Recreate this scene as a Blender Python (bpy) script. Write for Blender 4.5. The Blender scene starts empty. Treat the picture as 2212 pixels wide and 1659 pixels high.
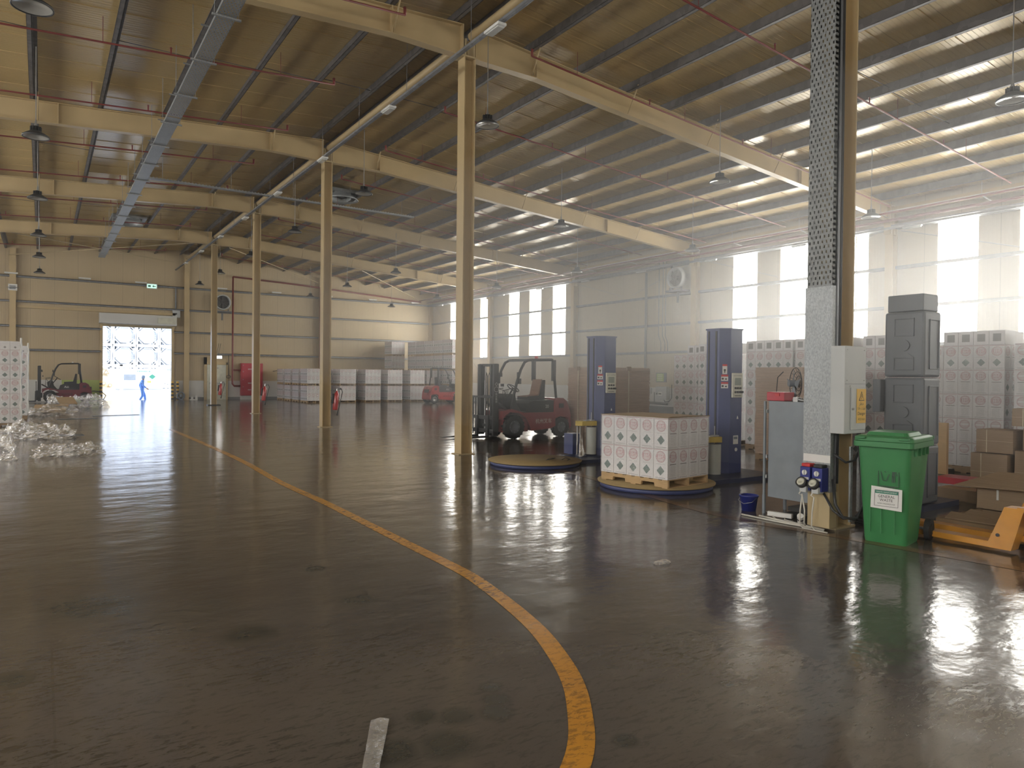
import bpy, math, random
from mathutils import Vector, Matrix
random.seed(7)
S = bpy.context.scene
COL = S.collection
PI = math.pi

# ------------------------------------------------------------------ camera, world, sun, exposure
cd = bpy.data.cameras.new('camera')
cam = bpy.data.objects.new('camera', cd); COL.objects.link(cam)
cd.sensor_width = 36.0
cd.lens = 1511.82 / 2212 * 36.0
cd.clip_start = 0.05; cd.clip_end = 600
R_ = (0.83027148, -0.5572625, 0.01038156); U_ = (-0.00289833, 0.01430933, 0.99989342); F_ = (0.55735166, 0.83021307, -0.0102655)
cam.matrix_world = Matrix(((R_[0], U_[0], -F_[0], 0.0), (R_[1], U_[1], -F_[1], 0.0), (R_[2], U_[2], -F_[2], 1.6), (0, 0, 0, 1)))
S.camera = cam

S.view_settings.view_transform = 'Standard'
S.view_settings.look = 'None'
S.view_settings.gamma = 1.0
S.view_settings.use_curve_mapping = False
S.view_settings.exposure = 1.3

W = bpy.data.worlds.new('daylight'); S.world = W; W.use_nodes = True
wn = W.node_tree; wn.nodes.clear()
bgn = wn.nodes.new('ShaderNodeBackground'); wo = wn.nodes.new('ShaderNodeOutputWorld')
bgn.inputs[0].default_value = (0.60, 0.74, 1.0, 1); bgn.inputs[1].default_value = SKY_STRENGTH = 1.5
wn.links.new(bgn.outputs[0], wo.inputs[0])

sl = bpy.data.lights.new('sun', 'SUN'); sl.energy = 2.2; sl.angle = math.radians(0.6); sl.color = (1.0, 0.96, 0.9)
so = bpy.data.objects.new('sun', sl); COL.objects.link(so)
so.rotation_euler = (math.radians(48), 0, math.radians(25))

WINDOW_GLOW = 9.0        # daylight coming through the white translucent panes
HAZE = 0.0105

cy = S.cycles
cy.max_bounces = 8; cy.diffuse_bounces = 5; cy.glossy_bounces = 4; cy.transmission_bounces = 4
cy.transparent_max_bounces = 12; cy.volume_bounces = 0
cy.sample_clamp_indirect = 6.0; cy.caustics_reflective = False; cy.caustics_refractive = False
cy.use_denoising = True; cy.use_adaptive_sampling = True; cy.adaptive_threshold = 0.035; cy.adaptive_min_samples = 16
cy.use_light_tree = False; cy.volume_step_rate = 4.0; cy.volume_max_steps = 32

# ------------------------------------------------------------------ node helpers and materials
class NT:
    def __init__(s, name):
        s.mat = bpy.data.materials.new(name); s.mat.use_nodes = True
        s.n = s.mat.node_tree.nodes; s.l = s.mat.node_tree.links; s.n.clear()
        s.out = s.n.new('ShaderNodeOutputMaterial')
    def node(s, t, **k):
        x = s.n.new(t)
        for a, b in k.items(): setattr(x, a, b)
        return x
    def put(s, sock, v):
        if v is None: return
        if isinstance(v, bpy.types.NodeSocket): s.l.new(v, sock)
        elif isinstance(v, (tuple, list)) and len(v) == 3 and len(sock.default_value) == 4: sock.default_value = (*v, 1)
        else: sock.default_value = v
    def m(s, op, a, b=None, c=None, clamp=False):
        x = s.node('ShaderNodeMath', operation=op, use_clamp=clamp)
        s.put(x.inputs[0], a)
        if b is not None: s.put(x.inputs[1], b)
        if c is not None: s.put(x.inputs[2], c)
        return x.outputs[0]
    def pos(s): return s.node('ShaderNodeNewGeometry').outputs['Position']
    def obj(s): return s.node('ShaderNodeTexCoord').outputs['Object']
    def uv(s): return s.node('ShaderNodeTexCoord').outputs['UV']
    def sep(s, v):
        x = s.node('ShaderNodeSeparateXYZ'); s.put(x.inputs[0], v); return x.outputs
    def scale(s, v, sc, rot=(0, 0, 0)):
        x = s.node('ShaderNodeMapping'); s.put(x.inputs[0], v); x.inputs['Scale'].default_value = sc; x.inputs['Rotation'].default_value = rot
        return x.outputs[0]
    def noise(s, v, sc, det=3.0, rough=.5, dist=0.0):
        x = s.node('ShaderNodeTexNoise'); s.put(x.inputs['Vector'], v)
        x.inputs['Scale'].default_value = sc; x.inputs['Detail'].default_value = det; x.inputs['Roughness'].default_value = rough; x.inputs['Distortion'].default_value = dist
        return x.outputs['Fac']
    def ramp(s, f, p0, p1, c0=(0, 0, 0), c1=(1, 1, 1)):
        x = s.node('ShaderNodeMapRange', clamp=True) if False else s.node('ShaderNodeValToRGB')
        s.put(x.inputs[0], f); e = x.color_ramp.elements
        e[0].position = p0; e[1].position = p1; e[0].color = (*c0, 1); e[1].color = (*c1, 1)
        return x.outputs[0]
    def mix(s, f, a, b, typ='MIX'):
        x = s.node('ShaderNodeMix', data_type='RGBA', blend_type=typ)
        s.put(x.inputs[0], f); s.put(x.inputs[6], a); s.put(x.inputs[7], b)
        return x.outputs[2]
    def bump(s, h, strength, dist=.01, normal=None):
        x = s.node('ShaderNodeBump'); s.put(x.inputs['Height'], h); x.inputs['Strength'].default_value = strength; x.inputs['Distance'].default_value = dist
        if normal is not None: s.l.new(normal, x.inputs['Normal'])
        return x.outputs[0]
    def bsdf(s, col, rough=.5, metal=0.0, normal=None, coat=0.0, spec=.5, emit=None, es=0.0, alpha=None, coatr=.1):
        x = s.node('ShaderNodeBsdfPrincipled')
        s.put(x.inputs['Base Color'], col); s.put(x.inputs['Roughness'], rough); s.put(x.inputs['Metallic'], metal)
        x.inputs['Specular IOR Level'].default_value = spec
        x.inputs['Coat Weight'].default_value = coat; x.inputs['Coat Roughness'].default_value = coatr
        if normal is not None: s.l.new(normal, x.inputs['Normal'])
        if emit is not None: s.put(x.inputs['Emission Color'], emit); x.inputs['Emission Strength'].default_value = es
        if alpha is not None: s.put(x.inputs['Alpha'], alpha)
        return x.outputs[0]
    def done(s, sh): s.l.new(sh, s.out.inputs[0]); return s.mat

def simple(name, col, rough=.5, metal=0.0, var=.12, vs=6.0, bump=0.0, bs=40.0, coat=0.0, spec=.5, emit=None, es=0.0):
    t = NT(name); p = t.obj()
    n = t.noise(p, vs, 4)
    c = t.mix(t.ramp(n, .3, .7), tuple(max(0, x * (1 - var)) for x in col), tuple(min(1, x * (1 + var)) for x in col))
    nrm = t.bump(t.noise(p, bs, 3), bump, .004) if bump else None
    rr = t.m('ADD', t.m('MULTIPLY', n, .15), rough - .07)
    return t.done(t.bsdf(c, rr, metal, nrm, coat, spec, emit, es))

def mk_floor():
    t = NT('epoxy_floor'); p = t.pos()
    big = t.noise(p, .35, 4, .55)
    med = t.noise(t.scale(p, (1, .55, 1), (0, 0, .5)), 2.2, 5, .6)
    c = t.mix(t.ramp(big, .35, .65), (.078, .064, .057), (.132, .117, .102))
    c = t.mix(t.m('MULTIPLY', t.ramp(t.noise(p, 1.1, 3), .45, .75), .35), c, (.09, .085, .068))
    # worn, black-scuffed patches
    scr = t.noise(t.scale(p, (1, 3.5, 1), (0, 0, .7)), 9, 6, .72, .6)
    area = t.ramp(t.noise(p, .55, 3), .42, .62)
    sf = t.m('MULTIPLY', t.m('MAXIMUM', t.ramp(scr, .52, .6), t.m('MULTIPLY', t.ramp(t.noise(t.scale(p, (1, 2.5, 1), (0, 0, 1.9)), 30, 5, .75, .4), .58, .64), .8)), t.m('ADD', t.m('MULTIPLY', area, .75), .25))
    c = t.mix(sf, c, (.012, .012, .010))
    sx = t.sep(p)
    # round oily stains, each at its own place on the floor
    st = None
    for (x, y, r) in [(1.88, 5.68, .13), (1.86, 4.73, .2), (1.07, 4.45, .24), (1.92, 3.03, .08), (1.87, 2.9, .1), (1.49, 2.94, .1), (1.63, 2.86, .12), (1.8, 2.79, .11), (1.47, 2.65, .17), (2.99, 2.4, .05), (1.235, 2.72, .16), (2.14, 2.26, .08), (-.14, 4.44, .16), (.29, 5.55, .4)]:
        d = t.m('SQRT', t.m('ADD', t.m('POWER', t.m('SUBTRACT', sx[0], x), 2), t.m('POWER', t.m('SUBTRACT', sx[1], y), 2)))
        f = t.m('SUBTRACT', 1, t.m('DIVIDE', d, r), clamp=True)
        st = f if st is None else t.m('MAXIMUM', st, f)
    stn = t.m('MULTIPLY', t.ramp(t.m('MULTIPLY', st, t.m('ADD', .2, t.m('MULTIPLY', med, 1.6))), .08, .6), .6)
    c = t.mix(stn, c, (.022, .025, .018))
    # saw-cut joints every 4.2 m
    def joint(s_, off, per):
        f = t.m('ABSOLUTE', t.m('SUBTRACT', t.m('FRACT', t.m('DIVIDE', t.m('ADD', s_, off), per)), .5))
        return t.m('LESS_THAN', f, .006 / per)
    j = t.m('MAXIMUM', joint(sx[0], 2.04, 4.18), joint(sx[1], 2.1, 4.2))
    c = t.mix(t.m('MULTIPLY', j, .2), c, (.05, .045, .04))
    wav = t.noise(t.scale(p, (1, 1.5, 1)), 1.5, 4, .5)
    wav2 = t.noise(t.scale(p, (1, 1.4, 1), (0, 0, .3)), 9, 4, .6, .8)
    fin = t.noise(p, 55, 3, .6)
    n1 = t.bump(wav, .2, .05)
    n2 = t.bump(wav2, .13, .007, n1)
    n3 = t.bump(fin, .05, .0016, n2)
    rough = t.m('ADD', t.m('ADD', .075, t.m('MULTIPLY', med, .1)), t.m('MULTIPLY', sf, .12))
    rough = t.m('ADD', rough, t.m('MULTIPLY', stn, .2))
    return t.done(t.bsdf(c, rough, 0, n3, 0, .95))

def mk_line(name, col, worn):
    t = NT(name); p = t.pos()
    n = t.noise(t.scale(p, (1, 2, 1), (0, 0, .6)), 14, 6, .75, .5)
    a = t.ramp(t.noise(p, 1.0, 2), .35, .7)
    base = t.mix(t.noise(p, 3, 3), tuple(x * .75 for x in col), tuple(min(1, x * 1.15) for x in col))
    c = t.mix(t.m('MULTIPLY', t.ramp(n, .53 - worn, .6 - worn), t.m('ADD', t.m('MULTIPLY', a, .6), .3)), base, (.035, .03, .025))
    wav = t.noise(t.scale(p, (1, 1.5, 1)), 1.5, 4, .5)
    wav2 = t.noise(t.scale(p, (1, 1.4, 1), (0, 0, .3)), 9, 4, .6, .8)
    nn = t.bump(wav2, .16, .007, t.bump(wav, .16, .05))
    return t.done(t.bsdf(c, .2, 0, nn, 0, .5))

def mk_sheet(name, col, axis, pitch, panel, rough=.4, depth=.006, metal=0.0, spec=.5, var=.08, seam=.55, strength=.45):
    """profiled sheet metal: ribs repeat along `axis`"""
    t = NT(name); p = t.pos(); s_ = t.sep(p)[axis]
    w = t.m('SINE', t.m('MULTIPLY', s_, 2 * PI / pitch))
    w = t.m('POWER', t.m('MULTIPLY', t.m('ADD', w, 1), .5), 3)
    f = t.m('ABSOLUTE', t.m('SUBTRACT', t.m('FRACT', t.m('DIVIDE', s_, panel)), .5))
    sm = t.m('LESS_THAN', f, .008 / panel)
    n = t.noise(p, .8, 4)
    dent = t.noise(t.scale(p, (1, 1, 1)), 1.1, 1)
    c = t.mix(n, tuple(x * (1 - var) for x in col), tuple(min(1, x * (1 + var)) for x in col))
    c = t.mix(t.m('MULTIPLY', sm, seam), c, tuple(x * .4 for x in col))
    nrm = t.bump(w, strength, depth) if strength else None
    return t.done(t.bsdf(c, rough if not strength else t.m('ADD', t.m('MULTIPLY', n, .12), rough - .06), metal, nrm, 0, spec))

def mk_carton():
    t = NT('printed_carton'); uv = t.sep(t.uv())
    u = t.m('FRACT', uv[0]); ty = t.m('FLOOR', uv[0]); v = uv[1]
    def isty(k): return t.m('COMPARE', ty, float(k), .3)
    def band(x, c, h): return t.m('LESS_THAN', t.m('ABSOLUTE', t.m('SUBTRACT', x, c)), h)
    def both(*a):
        r = a[0]
        for b in a[1:]: r = t.m('MULTIPLY', r, b)
        return r
    uc = t.m('SUBTRACT', u, .5)
    ex = t.m('DIVIDE', uc, .34); ey = t.m('DIVIDE', t.m('SUBTRACT', v, .735), .185)
    d = t.m('SQRT', t.m('ADD', t.m('POWER', ex, 2), t.m('POWER', ey, 2)))
    ring = t.m('MAXIMUM', both(t.m('LESS_THAN', d, 1.0), t.m('GREATER_THAN', d, .9)), both(t.m('LESS_THAN', d, .82), t.m('GREATER_THAN', d, .78)))
    inner = both(t.m('LESS_THAN', d, .9), t.m('GREATER_THAN', t.m('ABSOLUTE', ey), .34), t.m('GREATER_THAN', t.m('NOISE' if False else 'SINE', t.m('MULTIPLY', v, 330)), -.35))
    mid = both(t.m('LESS_THAN', d, 1.0), t.m('LESS_THAN', t.m('ABSOLUTE', t.m('SUBTRACT', t.m('ABSOLUTE', ey), .32)), .03))
    redm = t.m('MAXIMUM', t.m('MAXIMUM', ring, mid), t.m('MULTIPLY', inner, .42))
    strip = both(band(v, .965, .014), t.m('LESS_THAN', t.m('ABSOLUTE', uc), .46))
    redm = t.m('MAXIMUM', redm, t.m('MULTIPLY', strip, .7))
    art = t.m('LESS_THAN', ty, 1.5)
    redm = t.m('MULTIPLY', redm, art)
    dm = t.m('ADD', t.m('DIVIDE', t.m('ABSOLUTE', uc), .27), t.m('DIVIDE', t.m('ABSOLUTE', t.m('SUBTRACT', v, .28)), .155))
    dia = both(t.m('LESS_THAN', dm, 1.0), isty(0))
    bar = both(band(v, .49, .011), t.m('LESS_THAN', t.m('ABSOLUTE', uc), .3), isty(1))
    lines = both(t.m('GREATER_THAN', t.m('SINE', t.m('MULTIPLY', v, 250)), .45), band(v, .27, .17), t.m('LESS_THAN', t.m('ABSOLUTE', uc), .24), isty(1))
    foot = both(band(v, .05, .01), t.m('LESS_THAN', t.m('ABSOLUTE', uc), .36), art)
    sub = both(band(v, .5, .006), t.m('LESS_THAN', t.m('ABSOLUTE', uc), .3), isty(0))
    sq = both(band(v, .5, .27), t.m('LESS_THAN', t.m('ABSOLUTE', uc), .26), isty(3))
    dotc = both(t.m('LESS_THAN', t.m('SQRT', t.m('ADD', t.m('POWER', uc, 2), t.m('POWER', t.m('SUBTRACT', v, .28), 2))), .12), isty(4))
    edge = t.m('MAXIMUM', t.m('GREATER_THAN', t.m('ABSOLUTE', uc), .487), t.m('GREATER_THAN', t.m('ABSOLUTE', t.m('SUBTRACT', v, .5)), .492))
    n = t.noise(t.pos(), 4, 4)
    c = t.mix(n, (.62, .61, .615), (.74, .73, .735))
    c = t.mix(redm, c, (.44, .22, .25))
    c = t.mix(dia, c, t.mix(t.noise(t.uv(), 9, 2), (.04, .09, .085), (.10, .17, .16)))
    blk = t.m('MAXIMUM', t.m('MAXIMUM', bar, t.m('MULTIPLY', lines, .35)), t.m('MAXIMUM', t.m('MULTIPLY', foot, .55), t.m('MULTIPLY', sub, .4)))
    blk = t.m('MAXIMUM', blk, t.m('MAXIMUM', t.m('MULTIPLY', sq, .75), t.m('MULTIPLY', dotc, .8)))
    c = t.mix(blk, c, (.06, .055, .055))
    c = t.mix(t.m('MULTIPLY', edge, .55), c, (.2, .16, .15))
    return t.done(t.bsdf(c, .45, 0, t.bump(t.noise(t.pos(), 22, 3), .15, .01), 0, .4))

def mk_film(name, amt, bs=28.0, white=.25):
    t = NT(name); p = t.pos()
    h = t.noise(t.scale(p, (1, 1, 1.8)), bs, 4, .65, 1.2)
    nrm = t.bump(h, .6, .02)
    gl = t.node('ShaderNodeBsdfGlossy'); gl.inputs['Roughness'].default_value = .1; gl.inputs['Color'].default_value = (1, 1, 1, 1)
    t.l.new(nrm, gl.inputs['Normal'])
    df = t.node('ShaderNodeBsdfDiffuse'); df.inputs['Color'].default_value = (.75, .76, .78, 1); t.l.new(nrm, df.inputs['Normal'])
    mx0 = t.node('ShaderNodeMixShader'); mx0.inputs[0].default_value = white; t.l.new(gl.outputs[0], mx0.inputs[1]); t.l.new(df.outputs[0], mx0.inputs[2])
    tr = t.node('ShaderNodeBsdfTransparent')
    mx = t.node('ShaderNodeMixShader'); mx.inputs[0].default_value = amt
    t.l.new(tr.outputs[0], mx.inputs[1]); t.l.new(mx0.outputs[0], mx.inputs[2])
    return t.done(mx.outputs[0])

def mk_glow(name, col, strength, tint=0.0):
    t = NT(name)
    p = t.pos(); n = t.noise(t.scale(p, (1, 1, .3)), 1.3, 2)
    e = t.node('ShaderNodeEmission'); t.put(e.inputs[0], t.mix(n, col, tuple(x * (1 - tint) for x in col))); e.inputs[1].default_value = strength
    return t.done(e.outputs[0])

def mk_cardboard(name, col, layer):
    t = NT(name); p = t.obj(); z = t.sep(p)[2]
    n = t.noise(p, 5, 4)
    ly = t.noise(t.scale(p, (.8, .8, 60.0 / layer)), 3, 3, .7)
    c = t.mix(t.ramp(ly, .35, .65), tuple(x * .62 for x in col), col)
    c = t.mix(t.m('MULTIPLY', n, .3), c, tuple(x * .8 for x in col))
    return t.done(t.bsdf(c, .8, 0, t.bump(ly, .5, .01), 0, .2))

def mk_wood(name, col):
    t = NT(name); p = t.obj()
    g = t.noise(t.scale(p, (9, 1.5, 9)), 4, 5, .6, 1)
    c = t.mix(g, tuple(x * .7 for x in col), tuple(min(1, x * 1.15) for x in col))
    return t.done(t.bsdf(c, .7, 0, t.bump(g, .2, .004), 0, .3))

def mk_galv(name, col=(.42, .44, .45), rough=.42, sc=30.0, metal=.75):
    t = NT(name); p = t.obj()
    v = t.node('ShaderNodeTexVoronoi'); t.put(v.inputs['Vector'], t.scale(p, (1, 1, .6))); v.inputs['Scale'].default_value = sc
    n = t.noise(p, 3, 4)
    c = t.mix(t.sep(v.outputs['Color'])[0], tuple(x * .78 for x in col), tuple(min(1, x * 1.2) for x in col))
    c = t.mix(t.m('MULTIPLY', n, .4), c, tuple(x * .8 for x in col))
    return t.done(t.bsdf(c, t.m('ADD', rough, t.m('MULTIPLY', n, .12)), metal, t.bump(n, .1, .003), 0, .5))

MT = dict(
    floor=mk_floor(),
    yline=mk_line('yellow_paint', (.60, .28, .03), .03), oline=mk_line('worn_orange_paint', (.22, .125, .065), .07),
    roof=mk_sheet('roof_sheet', (.68, .51, .235), 1, .1, 1.0, rough=.25, depth=.0035, metal=.08, spec=.8, strength=0),
    wallb=mk_sheet('wall_sheet_back', (.50, .40, .25), 0, .11, 1.1, rough=.45, depth=.005),
    wallr=mk_sheet('wall_sheet_side', (.50, .43, .31), 1, .11, 1.1, rough=.5, depth=.005),
    cream=simple('cream_steel_paint', (.50, .385, .21), .38, 0, .08, 1.5, spec=.5),
    creamd=simple('cream_painted_flange', (.45, .36, .21), .4, 0, .08, 1.5),
    purlin=mk_galv('galvanised_purlin', (.165, .155, .155), .5, 8, .4),
    girt=mk_galv('galvanised_girt', (.25, .26, .28), .45, 8, .5),
    galv=mk_galv('spangled_galvanised_steel', (.33, .35, .36), .42, 85, .5),
    galvd=mk_galv('dull_galvanised_tray', (.22, .23, .23), .5, 60, .5),
    white=simple('white_masonry_paint', (.62, .62, .60), .6, 0, .05, 1),
    whitep=simple('white_plastic', (.72, .72, .70), .35, 0, .05, 3),
    greyst=simple('grey_skirting_paint', (.22, .23, .23), .5, 0, .1, 2),
    redpipe=simple('red_pipe_paint', (.20, .035, .03), .4, 0, .15, 3),
    red=simple('red_enamel', (.42, .03, .03), .28, 0, .12, 2, coat=.4),
    redd=simple('dusty_red_enamel', (.30, .035, .04), .34, 0, .15, 3, coat=.3),
    reddark=simple('faded_dark_red_enamel', (.15, .022, .03), .45, 0, .15, 3),
    redbox=simple('red_fire_cabinet_paint', (.45, .03, .05), .35, 0, .08, 2),
    black=simple('black_steel_paint', (.032, .033, .035), .42, 0, .25, 6),
    rubber=simple('tyre_rubber', (.022, .022, .022), .75, 0, .3, 20, .4, 60),
    blackp=simple('black_plastic', (.03, .03, .032), .5, 0, .2, 9),
    blue=simple('blue_machine_paint', (.055, .07, .18), .38, 0, .12, 2.5),
    blued=simple('dark_blue_base_paint', (.035, .042, .085), .42, 0, .15, 4),
    brass=mk_wood('turntable_plywood', (.34, .25, .12)),
    mustard=simple('mustard_yellow_paint', (.50, .36, .05), .45, 0, .15, 8),
    chrome=simple('polished_steel', (.7, .7, .7), .18, 1, .05, 5),
    steel=simple('dull_steel', (.38, .38, .38), .4, .8, .1, 5),
    filmroll=simple('rolled_stretch_film', (.50, .52, .48), .22, 0, .08, 3, coat=.6),
    brown=simple('brown_rubber_roller', (.16, .10, .06), .35, 0, .3, 12),
    green=simple('green_bin_plastic', (.045, .22, .075), .42, 0, .1, 3, .15, 90),
    dgreen=simple('dark_green_print', (.01, .05, .02), .5),
    grey=simple('dark_grey_moulded_plastic', (.12, .13, .15), .5, 0, .1, 3),
    ltgrey=simple('light_grey_panel_paint', (.50, .52, .52), .45, 0, .05, 3),
    cabgrey=simple('grey_cabinet_steel', (.22, .245, .27), .5, .3, .12, 4),
    yellow=simple('warning_yellow', (.78, .48, .07), .5, 0, .04, 3),
    orange=simple('orange_yellow_jack_paint', (.60, .27, .03), .4, 0, .12, 5, coat=.2),
    ink=simple('black_ink', (.015, .015, .015), .6, 0, .0, 3),
    paper=simple('white_paper', (.72, .72, .70), .7, 0, .03, 3),
    redink=simple('red_ink', (.55, .04, .04), .6),
    redprint=simple('faded_red_print', (.45, .14, .18), .6),
    greenink=simple('teal_ink', (.03, .20, .13), .6),
    screen=simple('lcd_screen', (.28, .32, .27), .2),
    pale=simple('pale_cream_enamel', (.60, .60, .50), .4),
    bluepl=simple('royal_blue_plastic', (.02, .03, .20), .35),
    wood=mk_wood('pale_pine', (.52, .36, .19)), woodd=mk_wood('weathered_pine', (.32, .22, .13)),
    card=mk_cardboard('stacked_cardboard', (.60, .45, .34), 1.0), card2=mk_cardboard('brown_cardboard', (.46, .34, .23), .15),
    kraft=simple('kraft_board', (.40, .29, .17), .75, 0, .08, 3),
    strap=simple('pale_strapping', (.62, .55, .40), .5),
    carton=mk_carton(),
    wrap=mk_film('stretch_film_on_load', .2, 26, .25), wrap2=mk_film('loose_plastic_film', .34, 9, .16), wrap3=mk_film('thick_film_edge', .6, 30, .35), wrapf=mk_film('thin_film_far', .07, 14, .1),
    winglow=mk_glow('translucent_window_panel', (1.0, .975, .90), WINDOW_GLOW, .12),
    front_fill_glow=mk_glow('added_front_panel', (1.0, .97, .92), WINDOW_GLOW * .22, .1),  # fill strength for the windows added in the front wall
    left_fill_glow=mk_glow('added_left_panel', (1.0, .97, .92), WINDOW_GLOW * .95, .1),  # glow of the unseen windows added in the left wall
    led=mk_glow('lit_led_panel', (1.0, .98, .95), 6.0),
    exitglow=mk_glow('lit_exit_sign', (.55, .85, .72), .55),
    lens=simple('frosted_lamp_lens', (.55, .56, .54), .15, 0, .05, 8, coat=.8),
    tank=simple('white_tank_paint', (.80, .82, .84), .4, 0, .03, 2), tankf=simple('white_container_frame', (.74, .72, .68), .5, 0, .06, 2),
    tankd=simple('dark_tank_fitting_grey', (.22, .24, .26), .6), tanky=simple('cream_tank_paint', (.74, .60, .38), .45, 0, .05, 2),  # tankd: even dark grey for the container ladders and gussets
    yard=simple('yard_concrete', (.62, .60, .57), .8, 0, .08, .6),
    coverall=simple('blue_coverall_cloth', (.15, .32, .78), .8, 0, .1, 12), skin=simple('skin', (.42, .25, .17), .6, 0, .05, 9),
    hair=simple('pale_blue_cap_cloth', (.38, .52, .70), .8), refl=simple('reflective_tape', (.75, .75, .75), .4),
    limegreen=simple('lime_green_paint', (.45, .55, .16), .6, 0, .08, 1),
    bluebase=simple('faded_paint', (.3, .3, .3), .6),
    stripey=mk_cardboard('striped_seat_cloth', (.42, .26, .18), 1.6),
    fibre=simple('pale_cable_sheath', (.6, .58, .52), .5),
    dirty=simple('oily_black', (.02, .02, .02), .5),
)

# ------------------------------------------------------------------ mesh building helpers
I4 = Matrix.Identity(4)
class MB:
    def __init__(s): s.v = []; s.f = []; s.mi = []; s.sm = []; s.uvs = {}
    def add(s, vs, fs, m=0, sm=False, M=None):
        b = len(s.v)
        s.v += [tuple(M @ Vector(v)) for v in vs] if M is not None else [tuple(v) for v in vs]
        for f in fs: s.f.append([b + i for i in f]); s.mi.append(m); s.sm.append(sm)
        return s
    def box(s, x0, y0, z0, x1, y1, z1, m=0, M=None):
        vs = [(x, y, z) for z in (z0, z1) for y in (y0, y1) for x in (x0, x1)]
        return s.add(vs, [(0, 2, 3, 1), (4, 5, 7, 6), (0, 1, 5, 4), (2, 6, 7, 3), (0, 4, 6, 2), (1, 3, 7, 5)], m, False, M)
    def cyl(s, p0, p1, r0, r1=None, n=14, m=0, cap=True, M=None, sm=True):
        if r1 is None: r1 = r0
        a = Vector(p0); b = Vector(p1); d = (b - a).normalized()
        u = d.orthogonal().normalized(); w = d.cross(u)
        vs = []
        for c, r in ((a, r0), (b, r1)):
            for i in range(n):
                t = 2 * PI * i / n; vs.append(c + (u * math.cos(t) + w * math.sin(t)) * r)
        s.add(vs, [(i, (i + 1) % n, n + (i + 1) % n, n + i) for i in range(n)], m, sm, M)
        if cap:
            s.add(vs[:n], [tuple(range(n))[::-1]], m, False, M); s.add(vs[n:], [tuple(range(n))], m, False, M)
        return s
    def tube(s, pts, r, n=8, m=0, M=None):
        P = [Vector(p) for p in pts]; rings = []; u = None
        for i, p in enumerate(P):
            d = (P[min(i + 1, len(P) - 1)] - P[max(i - 1, 0)]).normalized()
            if u is None: u = d.orthogonal().normalized()
            else:
                u = (u - d * u.dot(d))
                u = u.normalized() if u.length > 1e-6 else d.orthogonal().normalized()
            w = d.cross(u); rr = r[i] if isinstance(r, (list, tuple)) else r
            rings.append([p + (u * math.cos(2 * PI * k / n) + w * math.sin(2 * PI * k / n)) * rr for k in range(n)])
        vs = [v for g in rings for v in g]; fs = []
        for i in range(len(P) - 1):
            for k in range(n): fs.append((i * n + k, i * n + (k + 1) % n, (i + 1) * n + (k + 1) % n, (i + 1) * n + k))
        fs += [tuple(range(n))[::-1], tuple(range((len(P) - 1) * n, len(P) * n))]
        return s.add(vs, fs, m, True, M)
    def prism(s, poly, a, b, axis='y', m=0, M=None, sm=False):
        def P(p, t):
            return {'x': (t, p[0], p[1]), 'y': (p[0], t, p[1]), 'z': (p[0], p[1], t)}[axis]
        n = len(poly); vs = [P(p, a) for p in poly] + [P(p, b) for p in poly]
        fs = [(i, (i + 1) % n, n + (i + 1) % n, n + i) for i in range(n)]
        s.add(vs, fs, m, sm, M); s.add(vs, [tuple(range(n))[::-1], tuple(range(n, 2 * n))], m, False, M)
        return s
    def lathe(s, prof, n=24, m=0, M=None, sm=True):
        vs = [(r * math.cos(2 * PI * i / n), r * math.sin(2 * PI * i / n), z) for (r, z) in prof for i in range(n)]
        fs = [(j * n + i, j * n + (i + 1) % n, (j + 1) * n + (i + 1) % n, (j + 1) * n + i) for j in range(len(prof) - 1) for i in range(n)]
        return s.add(vs, fs, m, sm, M)
    def text(s, body, size, M, m=0, align='CENTER', depth=0.0):
        vs, fs = text_mesh(body, size, align)
        return s.add(vs, fs, m, False, M)
    def build(s, name, mats, parent=None, loc=(0, 0, 0), rz=0.0, bevel=0.0, rot=None):
        me = bpy.data.meshes.new(name); me.from_pydata(s.v, [], s.f)
        for x in (mats if isinstance(mats, (list, tuple)) else [mats]): me.materials.append(MT[x])
        me.polygons.foreach_set('material_index', s.mi); me.polygons.foreach_set('use_smooth', s.sm)
        me.update()
        o = bpy.data.objects.new(name, me); COL.objects.link(o)
        o.location = loc; o.rotation_euler = rot or (0, 0, rz)
        if parent: o.parent = parent
        if bevel:
            b = o.modifiers.new('bevel', 'BEVEL'); b.width = bevel; b.segments = 2; b.limit_method = 'ANGLE'; b.angle_limit = .6
        return o

_tc = {}
def text_mesh(body, size, align='CENTER'):
    k = (body, size, align)
    if k not in _tc:
        cu = bpy.data.curves.new('lettering', 'FONT'); cu.body = body; cu.size = size; cu.align_x = align; cu.align_y = 'CENTER'; cu.resolution_u = 2
        o = bpy.data.objects.new('lettering', cu); COL.objects.link(o)
        dg = bpy.context.evaluated_depsgraph_get(); me = o.evaluated_get(dg).to_mesh()
        _tc[k] = ([tuple(v.co) for v in me.vertices], [tuple(p.vertices) for p in me.polygons])
        bpy.data.objects.remove(o); bpy.data.curves.remove(cu)
    return _tc[k]

def bars(b, w, h, M, m=0, seed=1):
    """a line of small print too small to read"""
    r = random.Random(seed); x = -w / 2
    while x < w / 2:
        d = h * r.uniform(.35, .8); b.box(x, -h / 2, 0, min(x + d, w / 2), h / 2, .001, m, M); x += d + h * (.25 if r.random() < .8 else .7)

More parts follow.
